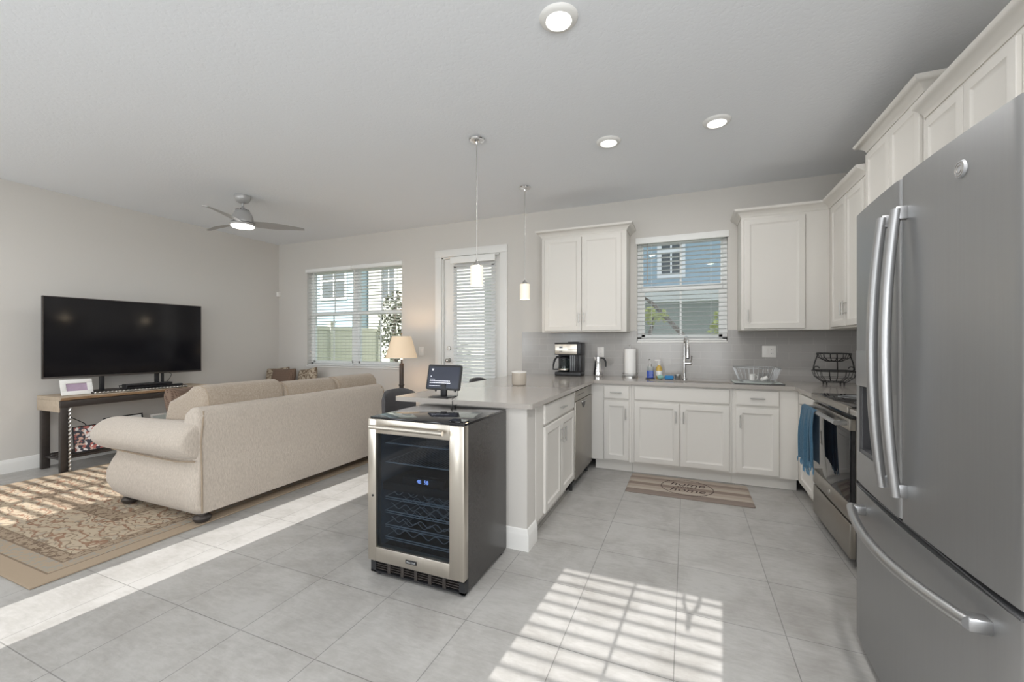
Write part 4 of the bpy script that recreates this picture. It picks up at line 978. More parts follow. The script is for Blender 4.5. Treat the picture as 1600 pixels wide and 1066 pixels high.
# ------------------------------------------------------------------ TV
t = thing('television', 'large flat-screen television standing on the rustic console', 'television', (-5.97, 2.78, KZ+0.001))
pA, pB = Vector((-6.01, 2.055)), Vector((-5.88, 3.475))
ux = Vector((pB.x-pA.x, pB.y-pA.y, 0)); TW = ux.length; ux.normalize(); nrm = Vector((ux.y, -ux.x, 0))    # screen looks to +x
z0, z1 = 0.945, 1.795
TM = frame_mat((pA.x, pA.y, z0), ux, (0, 0, 1))     # local: x along width, y up, z towards the viewer
TH = z1-z0
def tbox(mb, x0, x1, y0, y1, za, zb, bev=0.0): mb.box(x0, x1, y0, y1, za, zb, bev); return mb
mb = MB(); tbox(mb, 0, TW, 0, TH, -0.035, 0.0, 0.003); tbox(mb, 0.2, TW-0.2, 0.08, TH*0.6, -0.065, -0.035, 0.01)
obj('housing', mb.xf(TM), 'black', t)
mb = MB(); fb = 0.009
tbox(mb, 0, TW, TH-fb, TH, 0, 0.005, 0.001); tbox(mb, 0, fb, 0, TH, 0, 0.005, 0.001); tbox(mb, TW-fb, TW, 0, TH, 0, 0.005, 0.001); tbox(mb, 0, TW, 0, 0.018, 0, 0.006, 0.001)
obj('bezel', mb.xf(TM), 'bronze', t)
obj('screen', tbox(MB(), fb, TW-fb, 0.018, TH-fb, 0.0005, 0.002).xf(TM), 'screen', t)
bz = KZ+0.001
mb = MB(); tbox(mb, 0.34, 1.21, bz-z0, bz-z0+0.022, -0.20, 0.135, 0.004); st = obj('stand_base', mb.xf(TM), 'bronze', t)
R = []
for k in range(81):
    xx = 0.345+(1.205-0.345)*k/80; a0 = k*0.5
    R.append([(xx, bz-z0+0.012+0.011*math.sin(a0+q)*(1 if i % 2 else 0.65), 0.139+0.011*math.cos(a0+q)*(1 if i % 2 else 0.65)) for i, q in enumerate([2*PI*i/8 for i in range(8)])])
obj('twisted_trim', MB().rings(R).xf(TM), 'nickel', st)
for x in (0.46, 0.96): 
    mb = MB(); tbox(mb, x-0.018, x+0.018, bz-z0+0.023, 0.06, -0.05, -0.012, 0.003); tbox(mb, x+0.05, x+0.075, bz-z0+0.023, 0.04, -0.05, -0.03, 0.002) if x > 0.9 else None
    obj('stand_leg', mb.xf(TM), 'black', t)
# set-top box, remote, digital photo frame
t = thing('set_top_box', 'flat black set-top box on the TV stand base below the screen', 'media player', TM @ Vector((0.86, bz-z0+0.0225, 0.07)))
mb = MB(); tbox(mb, 0.62, 1.06, bz-z0+0.027, bz-z0+0.075, 0.005, 0.12, 0.004); bx_ = obj('case', mb.xf(TM), 'black', t)
mb = MB(); tbox(mb, 0.63, 1.05, bz-z0+0.040, bz-z0+0.066, 0.12, 0.1215); obj('front_panel', mb.xf(TM), 'blackgloss', bx_)
mb = MB(); tbox(mb, 0.66, 0.70, bz-z0+0.0235, bz-z0+0.028, 0.02, 0.11); tbox(mb, 0.98, 1.02, bz-z0+0.0235, bz-z0+0.028, 0.02, 0.11); obj('foot', mb.xf(TM), 'black', bx_)
mb = MB(); tbox(mb, 1.09, 1.19, bz-z0+0.0235, bz-z0+0.042, 0.03, 0.075, 0.004); rm_ = obj('remote_control', mb.xf(TM), 'black'); tag(rm_, 'black remote control beside the set-top box on the TV stand', 'remote')
mb = MB().tube([TM @ Vector(p) for p in ((0.63, bz-z0+0.06, 0.02), (0.585, bz-z0+0.065, 0.04), (0.575, bz-z0+0.036, 0.09), (0.62, bz-z0+0.034, 0.115))], 0.004, 8)
mb.tube([TM @ Vector(p) for p in ((1.04, bz-z0+0.08, 0.03), (1.08, bz-z0+0.11, 0.0), (1.11, bz-z0+0.16, -0.02), (1.06, bz-z0+0.2, -0.045))], 0.0035, 8)
obj('cable', mb, 'cord', bx_)
t = thing('photo_frame', 'small white picture frame with a lilac print at the left end of the console top', 'picture frame', (-5.97, 2.29, KZ+0.001))
FM = frame_mat((-5.93, 2.165, KZ+0.002), (0.08, 1, 0), (-0.28, 0, 0.96)); FW, FHh = 0.245, 0.165
mb = MB(); e = 0.042
for a, b_, c_, d_ in ((0, FW, 0, e), (0, FW, FHh-e, FHh), (0, e, e, FHh-e), (FW-e, FW, e, FHh-e)): mb.box(a, b_, c_, d_, -0.004, 0.012, 0.002)
obj('frame', mb.xf(FM), 'trim', t); obj('picture', MB().box(e-0.002, FW-e+0.002, e-0.002, FHh-e+0.002, -0.004, 0.003).xf(FM), 'lilac', t)
obj('easel_back', MB().box(FW*0.42, FW*0.58, 0.0, FHh*0.75, -0.012, -0.005, 0.002).xf(FM), 'black', t)
# frames on the lower shelf
def leaning_frame(name, label, o, xd, yd, w, h, e, fm_, pm_):
    t = thing(name, label, 'picture frame', o); Mx = frame_mat(o, xd, yd); mb = MB()
    for a, b_, c_, d_ in ((0, w, 0, e), (0, w, h-e, h), (0, e, e, h-e), (w-e, w, e, h-e)): mb.box(a, b_, c_, d_, -0.008, 0.008, 0.002)
    obj('frame', mb.xf(Mx), fm_, t); obj('picture', MB().box(e-0.002, w-e+0.002, e-0.002, h-e+0.002, -0.006, 0.001).xf(Mx), pm_, t)
leaning_frame('collage_frame', 'black-edged photo collage leaning on the lower shelf behind the twisted leg', (-5.86, 2.235, 0.165), (0.12, 0.99, 0.03), (-0.28, 0.05, 0.95), 0.30, 0.275, 0.010, 'black', 'photo')
leaning_frame('photo_frame', 'black-framed white picture leaning on the lower shelf, seen over the sofa arm', (-6.05, 2.58, 0.165), (0.05, 1, 0.02), (-0.22, 0, 0.97), 0.36, 0.30, 0.014, 'black', 'paper')
leaning_frame('photo_frame', 'small pale blue framed picture on the lower shelf near the brown pillow', (-6.04, 3.02, 0.165), (0.05, 1, 0), (-0.22, 0, 0.97), 0.20, 0.27, 0.02, 'trim', 'matgrey')
c_ = MB().tube([(-6.21, 2.25, KZ-0.09), (-6.20, 2.27, 0.60), (-6.19, 2.34, 0.50), (-6.17, 2.44, 0.42), (-6.17, 2.50, 0.30), (-6.19, 2.55, 0.16)], 0.0045, 8)
tag(obj('power_cord', c_, 'cord'), 'black cord hanging behind the console legs along the wall', 'cord')

# ------------------------------------------------------------------ floor lamp
LX_, LY_ = -3.46, 4.50
t = thing('floor_lamp', 'dark bronze floor lamp with a lit cream cone shade between window and door', 'lamp', (LX_, LY_, 0))
obj('base', MB().lathe([(0.14, 0), (0.14, 0.012), (0.12, 0.022), (0.03, 0.035), (0.02, 0.05)], LX_, LY_), 'bronze', t)
mb = MB()
mb.box(LX_-0.022, LX_+0.022, LY_-0.022, LY_+0.022, 0.04, 1.045, 0.006); mb.cyl((LX_, LY_, 1.04), (LX_, LY_, 1.10), 0.012)
pol = obj('pole', mb, 'bronze', t)
mb = MB()
for z in (0.45, 0.75): mb.box(LX_-0.027, LX_+0.027, LY_-0.027, LY_+0.027, z, z+0.02, 0.004)
obj('collar', mb, 'bronze', pol)
n = 36
mb = MB()
ro = lambda z: 0.205+(0.125-0.205)*(z-1.118)/(1.40-1.118)
R = [[(LX_+ro(z)*math.cos(2*PI*i/n), LY_+ro(z)*math.sin(2*PI*i/n), z) for i in range(n)] for z in (1.118, 1.21, 1.30, 1.40)] + [[(LX_+(ro(z)-0.004)*math.cos(2*PI*i/n), LY_+(ro(z)-0.004)*math.sin(2*PI*i/n), z) for i in range(n)] for z in (1.40, 1.30, 1.21, 1.118)]
mb.rings(R, closed=True); obj('lamp_shade', mb, 'fabric_shade', t)
obj('bulb', MB().lathe([(0.012, 1.10), (0.014, 1.14), (0.03, 1.19), (0.032, 1.215), (0.02, 1.24), (0.001, 1.246)], LX_, LY_, 16), 'bulb', t)
obj('finial', MB().lathe([(0.012, 1.402), (0.004, 1.41), (0.004, 1.425), (0.010, 1.432), (0.008, 1.442), (0.001, 1.446)], LX_, LY_, 14).cyl((LX_-0.12, LY_, 1.400), (LX_+0.12, LY_, 1.400), 0.002, n=6).cyl((LX_, LY_, 1.23), (LX_, LY_, 1.402), 0.003, n=6), 'bronze', t)
ld = bpy.data.lights.new('floor_lamp_light', 'POINT'); lo = bpy.data.objects.new('floor_lamp_light', ld); COL.objects.link(lo); lo.location = (LX_, LY_, 1.34); ld.energy = 5; ld.color = (1, 0.72, 0.45); ld.shadow_soft_size = 0.04

# ------------------------------------------------------------------ bar stools
def stool(label, bx, by):
    t = thing('bar_stool', label, 'stool', (bx+0.18, by, 0))
    # curved back shell in the yz plane, concave to +x
    R = []
    for k in range(15):
        u = k/14*2-1; y = by+0.215*u; xo = bx+0.075*u*u*1.0; zt = 0.905-0.045*abs(u)**4; zb = 0.66
        R.append([(xo-0.014, y, zb), (xo+0.014, y, zb), (xo+0.018, y, zt-0.03), (xo+0.006, y, zt), (xo-0.008, y, zt), (xo-0.020, y, zt-0.03)])
    obj('backrest', MB().rings(R), 'leather', t, smooth=60)
    obj('seat', MB().box(bx+0.0, bx+0.42, by-0.21, by+0.21, 0.585, 0.655, 0.03, 4), 'leather', t, smooth=60)
    for sx_, sy_ in ((0.04, -1), (0.04, 1), (0.38, -1), (0.38, 1)): obj('leg', MB().box(bx+sx_-0.018, bx+sx_+0.018, by+sy_*0.18-0.018, by+sy_*0.18+0.018, 0, 0.60, 0.003), 'darkwood', t)
    obj('footrest', MB().box(bx+0.37, bx+0.39, by-0.17, by+0.17, 0.20, 0.235, 0.003).box(bx+0.04, bx+0.38, by-0.19, by-0.17, 0.26, 0.29, 0.003).box(bx+0.04, bx+0.38, by+0.17, by+0.19, 0.26, 0.29, 0.003), 'darkwood', t)
stool('grey leather bar stool at the near end of the peninsula, beside the sofa', -2.40, 3.00)
stool('grey leather bar stool at the far end of the peninsula, mostly behind the worktop', -2.30, 4.33)

# ------------------------------------------------------------------ ceiling fan
CX_, CY_ = -4.575, 3.135
t = thing('ceiling_fan', 'pewter three-blade ceiling fan with a round lit light', 'ceiling fan', (CX_, CY_, H))
obj('canopy', MB().lathe([(0.080, H), (0.082, H-0.012), (0.078, H-0.035), (0.062, H-0.065), (0.035, H-0.080), (0.012, H-0.082)], CX_, CY_), 'fan', t)
obj('downrod', MB().cyl((CX_, CY_, H-0.082), (CX_, CY_, 2.80), 0.012), 'fan', t)
mt_ = obj('motor_housing', MB().lathe([(0.014, 2.835), (0.020, 2.825), (0.035, 2.80), (0.065, 2.79), (0.085, 2.765), (0.100, 2.725), (0.108, 2.69), (0.112, 2.665), (0.110, 2.655)], CX_, CY_, 36), 'fan', t)
mb = MB()
for k in range(14):
    a = 2*PI*k/14; r_ = 0.052
    mb.box(CX_+r_-0.013, CX_+r_+0.016, CY_-0.0045, CY_+0.0045, 2.792, 2.7965, rot=Matrix.Rotation(a, 4, 'Z'), piv=(CX_, CY_, 2.79))
obj('vent_slot', mb, 'black', mt_)
obj('hub', MB().lathe([(0.10, 2.652), (0.122, 2.645), (0.124, 2.632), (0.118, 2.622)], CX_, CY_, 36), 'fan', t)
obj('light_diffuser', MB().lathe([(0.112, 2.622), (0.113, 2.612), (0.100, 2.602), (0.06, 2.596), (0.001, 2.594)], CX_, CY_, 36), 'lamp_on', t)
for ang in (43, 178, 296):
    mb = MB(); R = []
    for k in range(13):
        u = k/12; r_ = 0.09+0.53*u; wd = 0.060+0.018*math.sin(PI*min(1, u*1.3))-0.028*u**4; tw = -math.radians(15-4*u); zc = 2.648+0.012*u-0.02*u*u
        ring = []
        for a, b_ in ((-1, 0.0), (-0.5, 0.005), (0.5, 0.005), (1, 0.0), (0.5, -0.004), (-0.5, -0.004)):
            yy = a*wd; zz = b_
            ring.append((CX_+r_, CY_+yy*math.cos(tw)-zz*math.sin(tw)+0.03*math.sin(PI*u)*0.6, zc+yy*math.sin(tw)+zz*math.cos(tw)))
        R.append(ring)
    mb.rings(R); mb.xf(Matrix.Translation((CX_, CY_, 0)) @ Matrix.Rotation(math.radians(ang), 4, 'Z') @ Matrix.Translation((-CX_, -CY_, 0)))
    obj('blade', mb, 'fan', t, smooth=50)
ld = bpy.data.lights.new('fan_light', 'AREA'); ld.shape = 'DISK'; ld.size = 0.24; ld.energy = 5; lo = bpy.data.objects.new('fan_light', ld); COL.objects.link(lo); lo.location = (CX_, CY_, 2.585)

# ------------------------------------------------------------------ pendants over the peninsula
def pendant(label, px, py, power):
    t = thing('pendant_light', label, 'pendant light', (px, py, H), 'pendants over the peninsula')
    obj('canopy', MB().lathe([(0.062, H), (0.063, H-0.010), (0.058, H-0.017), (0.030, H-0.021), (0.012, H-0.028), (0.006, H-0.045)], px, py), 'chrome', t)
    obj('stem', MB().cyl((px, py, H-0.03), (px, py, 1.95), 0.0045, n=12), 'nickel', t)
    obj('cap', MB().lathe([(0.006, 1.985), (0.010, 1.965), (0.030, 1.945), (0.034, 1.930), (0.0335, 1.924)], px, py), 'nickel', t)
    n = 32; ro_, ri_ = 0.0515, 0.048
    R = [[(px+r_*math.cos(2*PI*i/n), py+r_*math.sin(2*PI*i/n), z) for i in range(n)] for r_, z in ((0.034, 1.932), (ro_-0.004, 1.932), (ro_, 1.927), (ro_, 1.775), (ri_, 1.772), (ri_, 1.920), (0.034, 1.928))]
    obj('glass_shade', MB().rings(R, closed=True), 'shade_glass', t)
    obj('bulb', MB().lathe([(0.012, 1.915), (0.014, 1.87), (0.026, 1.83), (0.026, 1.81), (0.016, 1.795), (0.001, 1.79)], px, py, 16), 'bulb', t)
    ld = bpy.data.lights.new('pendant_bulb_light', 'POINT'); ld.energy = power; ld.color = (1, 0.8, 0.55); ld.shadow_soft_size = 0.03
    lo = bpy.data.objects.new('pendant_bulb_light', ld); COL.objects.link(lo); lo.location = (px, py, 1.765)
pendant('pendant light with opal glass cylinder nearest the camera, in front of the back door', -1.558, 2.985, 0.8)
pendant('pendant light with opal glass cylinder farther back, beside the wall cabinet', -1.571, 4.10, 0.8)

# ------------------------------------------------------------------ recessed lights
def downlight(label, x, y, power=4.5):
    t = thing('recessed_light', label, 'ceiling light', (x, y, H), 'recessed ceiling lights')
    R = [[(x+r_*math.cos(2*PI*i/40), y+r_*math.sin(2*PI*i/40), z) for i in range(40)] for r_, z in ((0.098, H), (0.096, H-0.006), (0.085, H-0.016), (0.066, H-0.020), (0.062, H-0.014), (0.062, H))]
    obj('trim_ring', MB().rings(R, closed=True), 'trim', t)
    obj('lens', MB().lathe([(0.062, H-0.013), (0.061, H-0.016), (0.03, H-0.018), (0.001, H-0.0185)], x, y, 32), 'lamp_on', t)
    ld = bpy.data.lights.new('downlight_lamp', 'AREA'); ld.shape = 'DISK'; ld.size = 0.12; ld.energy = power; ld.color = (1, 0.985, 0.96)
    lo = bpy.data.objects.new('downlight_lamp', ld); COL.objects.link(lo); lo.location = (x, y, H-0.024)
downlight('recessed ceiling light nearest the camera, top centre', -0.597, 2.036, 6)
downlight('recessed ceiling light toward the right wall cabinets', 0.205, 3.435, 7)
downlight('recessed ceiling light between the pendants and the right one', -0.587, 3.439, 5)
downlight('added recessed fill light over the aisle behind the camera, fridge side', 0.45, 0.75, 22)  # this and the next three are unseen lamps added as fill
downlight('added recessed fill light over the aisle behind the camera, sofa side', -1.3, -0.9)
downlight('added recessed fill light over the near end of the living area, out of frame', -3.6, 0.2)
downlight('added recessed fill light over the near left corner of the living area, out of frame', -5.2, 0.4, 16)

# ================================================================== BLINDS
def blind(label, x0, x1, y, z0, z1, pitch, tilt, sw=0.05, val=True, wand=None, cords=(), side=-1, valh=0.055, group=None, stack=0.0, ext=(0.015, 0.015)):
    """horizontal slats along x, hung in the plane y"""
    t = thing('window_blind', label, 'blind', ((x0+x1)/2, y, z0), group)
    hb = 0.045
    if val:
        mb = MB().box(x0-ext[0], x1+ext[1], y+side*0.060, y+side*0.044, z1-valh+0.015, z1+0.015, 0.003)
        if ext[0] > 0: mb.box(x0-ext[0], x0-ext[0]+0.008, y+side*0.044, y+side*0.037, z1-valh+0.015, z1+0.015)
        if ext[1] > 0: mb.box(x1+ext[1]-0.008, x1+ext[1], y+side*0.044, y+side*0.037, z1-valh+0.015, z1+0.015)
        obj('valance', mb, 'blind', t)
    obj('head_rail', MB().box(x0, x1, y-0.024, y+0.024, z1-hb, z1, 0.002), 'blind', t)
    mb = MB(); z = z0+0.035+stack; top = z1-hb-0.012
    c_, s_ = math.cos(tilt), math.sin(tilt); nsl = 0
    while z < top:
        R = []
        for x in (x0+0.003, x1-0.003):
            R.append([(x, y+a*sw/2*c_-h*s_, z+a*sw/2*s_+h*c_) for a, h in ((-1, 0), (-0.4, 0.0022), (0.4, 0.0022), (1, 0), (0.4, -0.0006), (-0.4, -0.0006))])
        mb.rings(R); z += pitch; nsl += 1
    obj('slats', mb, 'slat', t, smooth=50)
    obj('bottom_rail', MB().box(x0+0.002, x1-0.002, y-0.025, y+0.025, z0+0.003, z0+0.02, 0.004), 'blind', t)
    mb = MB()
    for cx_ in cords:
        for dy in (-sw/2*c_, sw/2*c_): mb.cyl((cx_, y+dy*1.02, z0+0.02), (cx_, y+dy*1.02, z1-hb), 0.0011, n=6)
    if cords: obj('ladder_cord', mb, 'cordw', t)
    if wand: obj('tilt_wand', MB().cyl((wand[0], y+side*0.034, z1-hb), (wand[0], y+side*0.034, wand[1]), 0.0045, n=8), 'nickel' if len(wand) > 2 else 'trim', t)
    return t
xm = (XW0+XW1)/2
yb = YB+0.036
blind('left of the two white slatted blinds in the wide window behind the sofa', XW0+0.005, xm-0.004, yb, ZW0, ZW1, 0.0475, math.radians(-9), wand=(XW0+0.14, 1.98), cords=(XW0+0.15, XW0+0.50, xm-0.15), group='living window blinds', ext=(0.02, 0))
blind('right of the two white slatted blinds in the wide window, half behind the lamp shade', xm+0.004, XW1-0.005, yb, ZW0, ZW1, 0.0475, math.radians(-9), wand=(xm+0.05, 2.02), cords=(xm+0.15, xm+0.5, XW1-0.15), group='living window blinds', ext=(0, 0.02))
blind('white slatted blind in the window over the kitchen sink', XK0+0.005, XK1-0.005, yb, ZK0, ZK1, 0.0475, math.radians(-7), valh=0.07, wand=(XK0+0.115, 1.99, 1), cords=(XK0+0.16, XK0+0.46, XK1-0.16))
blind('white slatted blind, nearly shut, on the glass of the back door', -2.935, -2.300, YB-0.012, 0.22, 2.455, 0.044, math.radians(47), valh=0.085, cords=(-2.78, -2.62, -2.45))
# blinds on the openings behind the camera, their slats cut the sun into bands
blind('white slatted blind in the living room window behind the camera', HL[0][0], -5.34, YF_L-0.04, HL[0][2], HL[0][3], 0.044, math.radians(-3), side=1, val=False)
blind('white slatted blind beside it in the living room window behind the camera', -5.26, HL[0][1], YF_L-0.04, HL[0][2], HL[0][3], 0.044, math.radians(-3), side=1, val=False)
bk_ = blind('white slatted blind in the kitchen-side window behind the camera', HK[0][0], HK[0][1], YF_K-0.04, HK[0][2], HK[0][3], 0.0398, math.radians(-8), sw=0.045, side=1, val=False)
obj('ladder_tape', MB().box(-0.674, -0.660, YF_K-0.012, YF_K-0.011, HK[0][2]+0.02, HK[0][3]-0.045), 'cordw', bk_)
obj('lift_cord', MB().tube([(-0.425, YF_K-0.008, 2.49), (-0.42, YF_K-0.006, 2.43), (-0.392, YF_K-0.004, 2.385), (-0.388, YF_K-0.004, 2.34)], 0.0075, 8), 'cordw', bk_)
obj('lift_cord', MB().tube([(-0.345, YF_K-0.008, 2.49), (-0.35, YF_K-0.006, 2.43), (-0.384, YF_K-0.004, 2.385), (-0.386, YF_K-0.004, 2.34)], 0.0095, 8), 'cordw', bk_)

# ------------------------------------------------------------------ things on the walls
def plate(name, label, cat, x, z, w, h, kind):
    t = thing(name, label, cat, (x, YB-0.005, z-h/2)); y = (YB-0.010) if kind != 'switch' else YB
    p = obj('cover_plate', MB().box(x-w/2, x+w/2, y-0.006, y, z-h/2, z+h/2, 0.003), 'plate', t)
    if kind in ('switch', 'double'):
        xx = x-0.024 if kind == 'double' else x
        obj('rocker', MB().box(xx-0.016, xx+0.016, y-0.010, y-0.006, z-0.032, z+0.032, 0.002), 'plate', t)
    if kind in ('outlet', 'double'):
        xx = x+0.026 if kind == 'double' else x
        mb = MB(); sl = MB()
        for dz in (-0.02, 0.02):
            mb.cyl((xx, y-0.0055, z+dz), (xx, y-0.0085, z+dz), 0.015, n=20)
            for dx_ in (-0.006, 0.006): sl.box(xx+dx_-0.001, xx+dx_+0.001, y-0.0092, y-0.0084, z+dz-0.002, z+dz+0.006)
        s_ = obj('socket', mb, 'plate', t); obj('slot', sl, 'black', s_)
plate('light_switch', 'white light switch on the back wall between the lamp and the back door', 'switch', -3.463, 1.197, 0.085, 0.125, 'switch')
plate('wall_outlet', 'white outlet on the grey tile behind the moka pot', 'outlet', -0.935, 1.208, 0.078, 0.118, 'outlet')
plate('wall_outlet', 'white two-gang switch and outlet on the grey tile above the dish rack', 'outlet', 0.775, 1.225, 0.125, 0.118, 'double')
t = thing('motion_sensor', 'small white motion sensor high in the far left corner', 'sensor', (XL+0.02, YB-0.03, 2.08))
obj('case', MB().box(XL+0.001, XL+0.055, YB-0.050, YB-0.001, 2.085, 2.165, 0.008), 'plate', t); obj('lens', MB().box(XL+0.012, XL+0.045, YB-0.056, YB-0.049, 2.092, 2.125, 0.004), 'trim', t)

# ------------------------------------------------------------------ things on the worktop
C = CT+0.0006
def root(name, label, cat, x, y): return thing(name, label, cat, (x, y, C))
# coffee maker
t = root('coffee_maker', 'steel and black drip coffee maker with a glass carafe under the left wall cabinet', 'coffee maker', -1.265, 4.79)
x0, x1, y0, y1 = -1.425, -1.115, 4.69, 4.90
obj('base', MB().box(x0, x1, y0, y1, C, C+0.045, 0.008), 'black', t)
hd = obj('head', MB().box(x0, x1, y0, y1, C+0.245, C+0.375, 0.006), 'black', t)
obj('steel_front', MB().box(x0+0.004, x1-0.045, y0-0.004, y0+0.05, C+0.25, C+0.368, 0.004), 'steel', hd)
obj('display', MB().box(x0+0.058, x0+0.098, y0-0.0055, y0-0.0035, C+0.320, C+0.342), 'blackgloss', hd)
mb = MB().box(x0+0.165, x0+0.265, y0-0.005, y0-0.0035, C+0.308, C+0.314)
for k in range(3): mb.cyl((x0+0.065+k*0.012, y0-0.004, C+0.285), (x0+0.065+k*0.012, y0-0.0065, C+0.285), 0.004, n=10)
obj('button', mb, 'black', hd)
obj('lid', MB().box(x0-0.002, x1+0.002, y0+0.0, y1, C+0.3755, C+0.386, 0.004).box(x0+0.15, x0+0.25, y0+0.03, y1-0.03, C+0.386, C+0.395, 0.004), 'black', t)
rt = obj('reservoir', MB().box(x0+0.175, x1, y0+0.01, y1, C+0.0455, C+0.2445, 0.004), 'black', t)
mb = MB()
for k in range(5): mb.box(x0+0.185+k*0.022, x0+0.191+k*0.022, y0+0.007, y0+0.010, C+0.06, C+0.24)
obj('ridge', mb, 'blackgloss', rt)
obj('back_column', MB().box(x0, x0+0.175, y1-0.045, y1, C+0.0455, C+0.2445), 'black', t)
gcx, gcy = x0+0.098, y0+0.078
ca = obj('carafe', MB().lathe([(0.055, C+0.047), (0.068, C+0.06), (0.072, C+0.10), (0.062, C+0.15), (0.048, C+0.185), (0.05, C+0.20), (0.047, C+0.20), (0.045, C+0.186), (0.059, C+0.15), (0.069, C+0.10), (0.065, C+0.062), (0.053, C+0.050)], gcx, gcy, 28), 'clear', t)
obj('carafe_lid', MB().lathe([(0.052, C+0.200), (0.054, C+0.215), (0.03, C+0.228), (0.001, C+0.230)], gcx, gcy, 24), 'black', ca)
obj('carafe_band', MB().lathe([(0.0735, C+0.064), (0.0745, C+0.066), (0.0745, C+0.080), (0.0735, C+0.082), (0.0715, C+0.073)], gcx, gcy, 28, False, False), 'steel', ca)
obj('carafe_handle', MB().tube([(gcx-0.045, gcy-0.012, C+0.215), (gcx-0.085, gcy-0.02, C+0.218), (gcx-0.115, gcy-0.025, C+0.18), (gcx-0.128, gcy-0.028, C+0.12), (gcx-0.132, gcy-0.028, C+0.072), (gcx-0.066, gcy-0.015, C+0.072)], [0.010, 0.012, 0.012, 0.010, 0.009, 0.008], 10), 'black', ca)
# moka pot
t = root('moka_pot', 'small steel stovetop moka pot with black handle, right of the coffee maker', 'moka pot', -0.935, 4.80)
mx, my = -0.935, 4.80
obj('body', MB().lathe([(0.050, C), (0.052, C+0.01), (0.050, C+0.07), (0.042, C+0.088), (0.042, C+0.094), (0.040, C+0.10), (0.030, C+0.215), (0.030, C+0.222), (0.012, C+0.230), (0.001, C+0.231)], mx, my, 28), 'chrome', t)
obj('handle', MB().tube([(mx+0.030, my, C+0.210), (mx+0.062, my, C+0.205), (mx+0.082, my, C+0.17), (mx+0.085, my, C+0.11)], [0.008, 0.010, 0.010, 0.007], 10), 'black', t)
obj('spout', MB().prism([(mx-0.028, C+0.218), (mx-0.052, C+0.226), (mx-0.033, C+0.175)], 'y', my-0.012, my+0.012), 'chrome', t)
obj('dark_side', MB().tube([(mx-0.031, my-0.004, C+0.21), (mx-0.043, my-0.004, C+0.10), (mx-0.053, my-0.004, C+0.02)], 0.005, 8), 'black', t)
# paper towel
t = root('paper_towel_holder', 'white paper towel roll on a steel stand left of the sink', 'paper towel', -0.585, 4.82)
px_, py_ = -0.585, 4.82
obj('stand', MB().lathe([(0.088, C), (0.088, C+0.012), (0.080, C+0.016), (0.012, C+0.018)], px_, py_, 32).cyl((px_, py_, C+0.016), (px_, py_, C+0.352), 0.005, n=10).ball((px_, py_, C+0.356), 0.009), 'nickel', t)
obj('guard_rail', MB().tube([(px_+0.083*math.cos(a*PI/10), py_+0.083*math.sin(a*PI/10), C+0.04) for a in range(20)], 0.003, 6, True), 'nickel', t)
R = [[(px_+r_*math.cos(2*PI*i/36), py_+r_*math.sin(2*PI*i/36), z) for i in range(36)] for r_, z in ((0.063, C+0.020), (0.0635, C+0.17), (0.063, C+0.318), (0.020, C+0.318), (0.020, C+0.020))]
obj('paper_roll', MB().rings(R, closed=True), 'paper', t)
# soaps and sponges left of the faucet
t = root('soap_tray', 'dark tray at the back left of the sink under the soap bottle', 'tray', -0.355, 4.655)
obj('tray', MB().box(-0.405, -0.315, 4.622, 4.690, C, C+0.008, 0.003), 'black', t)
sxx, syy, s0 = -0.358, 4.655, C+0.009
t = thing('soap_dispenser', 'clear square pump bottle of blue dish soap left of the faucet', 'soap bottle', (sxx, syy, s0))
obj('bottle', MB().prism(rrect(sxx-0.034, sxx+0.034, syy-0.022, syy+0.022, 0.008), 'z', s0, s0+0.125), 'clear', t)
obj('soap', MB().prism(rrect(sxx-0.0325, sxx+0.0325, syy-0.0205, syy+0.0205, 0.007), 'z', s0+0.002, s0+0.080), 'bluesoap', t)
obj('pump', MB().cyl((sxx, syy, s0+0.125), (sxx, syy, s0+0.150), 0.015, n=18).cyl((sxx, syy, s0+0.15), (sxx, syy, s0+0.20), 0.004, n=10).tube([(sxx, syy, s0+0.198), (sxx-0.01, syy-0.02, s0+0.199), (sxx-0.015, syy-0.042, s0+0.192)], 0.0055, 8), 'nickel', t)
ax_, ay_ = -0.272, 4.70
t = thing('soap_bottle', 'small amber soap bottle with a white pump beside the blue soap', 'soap bottle', (ax_, ay_, C))
bo = obj('bottle', MB().lathe([(0.028, C), (0.032, C+0.01), (0.033, C+0.10), (0.028, C+0.128), (0.013, C+0.14), (0.012, C+0.15)], ax_, ay_, 24), 'amber', t)
obj('paper_label', MB().lathe([(0.0335, C+0.035), (0.0337, C+0.036), (0.0337, C+0.085), (0.0335, C+0.086), (0.0322, C+0.06)], ax_, ay_, 24, False, False), 'paper', bo)
obj('pump', MB().cyl((ax_, ay_, C+0.15), (ax_, ay_, C+0.165), 0.014, n=16).cyl((ax_, ay_, C+0.165), (ax_, ay_, C+0.195), 0.004, n=8).box(ax_-0.045, ax_+0.012, ay_-0.008, ay_+0.008, C+0.192, C+0.204, 0.003), 'trim', t)
tag(obj('scrubber', MB().ball((-0.255, 4.635, C+0.024), 0.034, (1, 0.8, 0.7)), 'teal'), 'pale green scrubber in front of the amber soap', 'sponge')
tag(obj('sponge', MB().box(-0.215, -0.125, 4.625, 4.675, C, C+0.042, 0.012, 3), 'sponge'), 'blue sponge on the sink rim left of the faucet', 'sponge')
tag(obj('scouring_cup', MB().lathe([(0.026, C), (0.030, C+0.01), (0.032, C+0.055), (0.029, C+0.055), (0.027, C+0.012), (0.001, C+0.010)], -0.085, 4.655, 24), 'nickel'), 'little steel cup between blue sponge and faucet', 'cup')
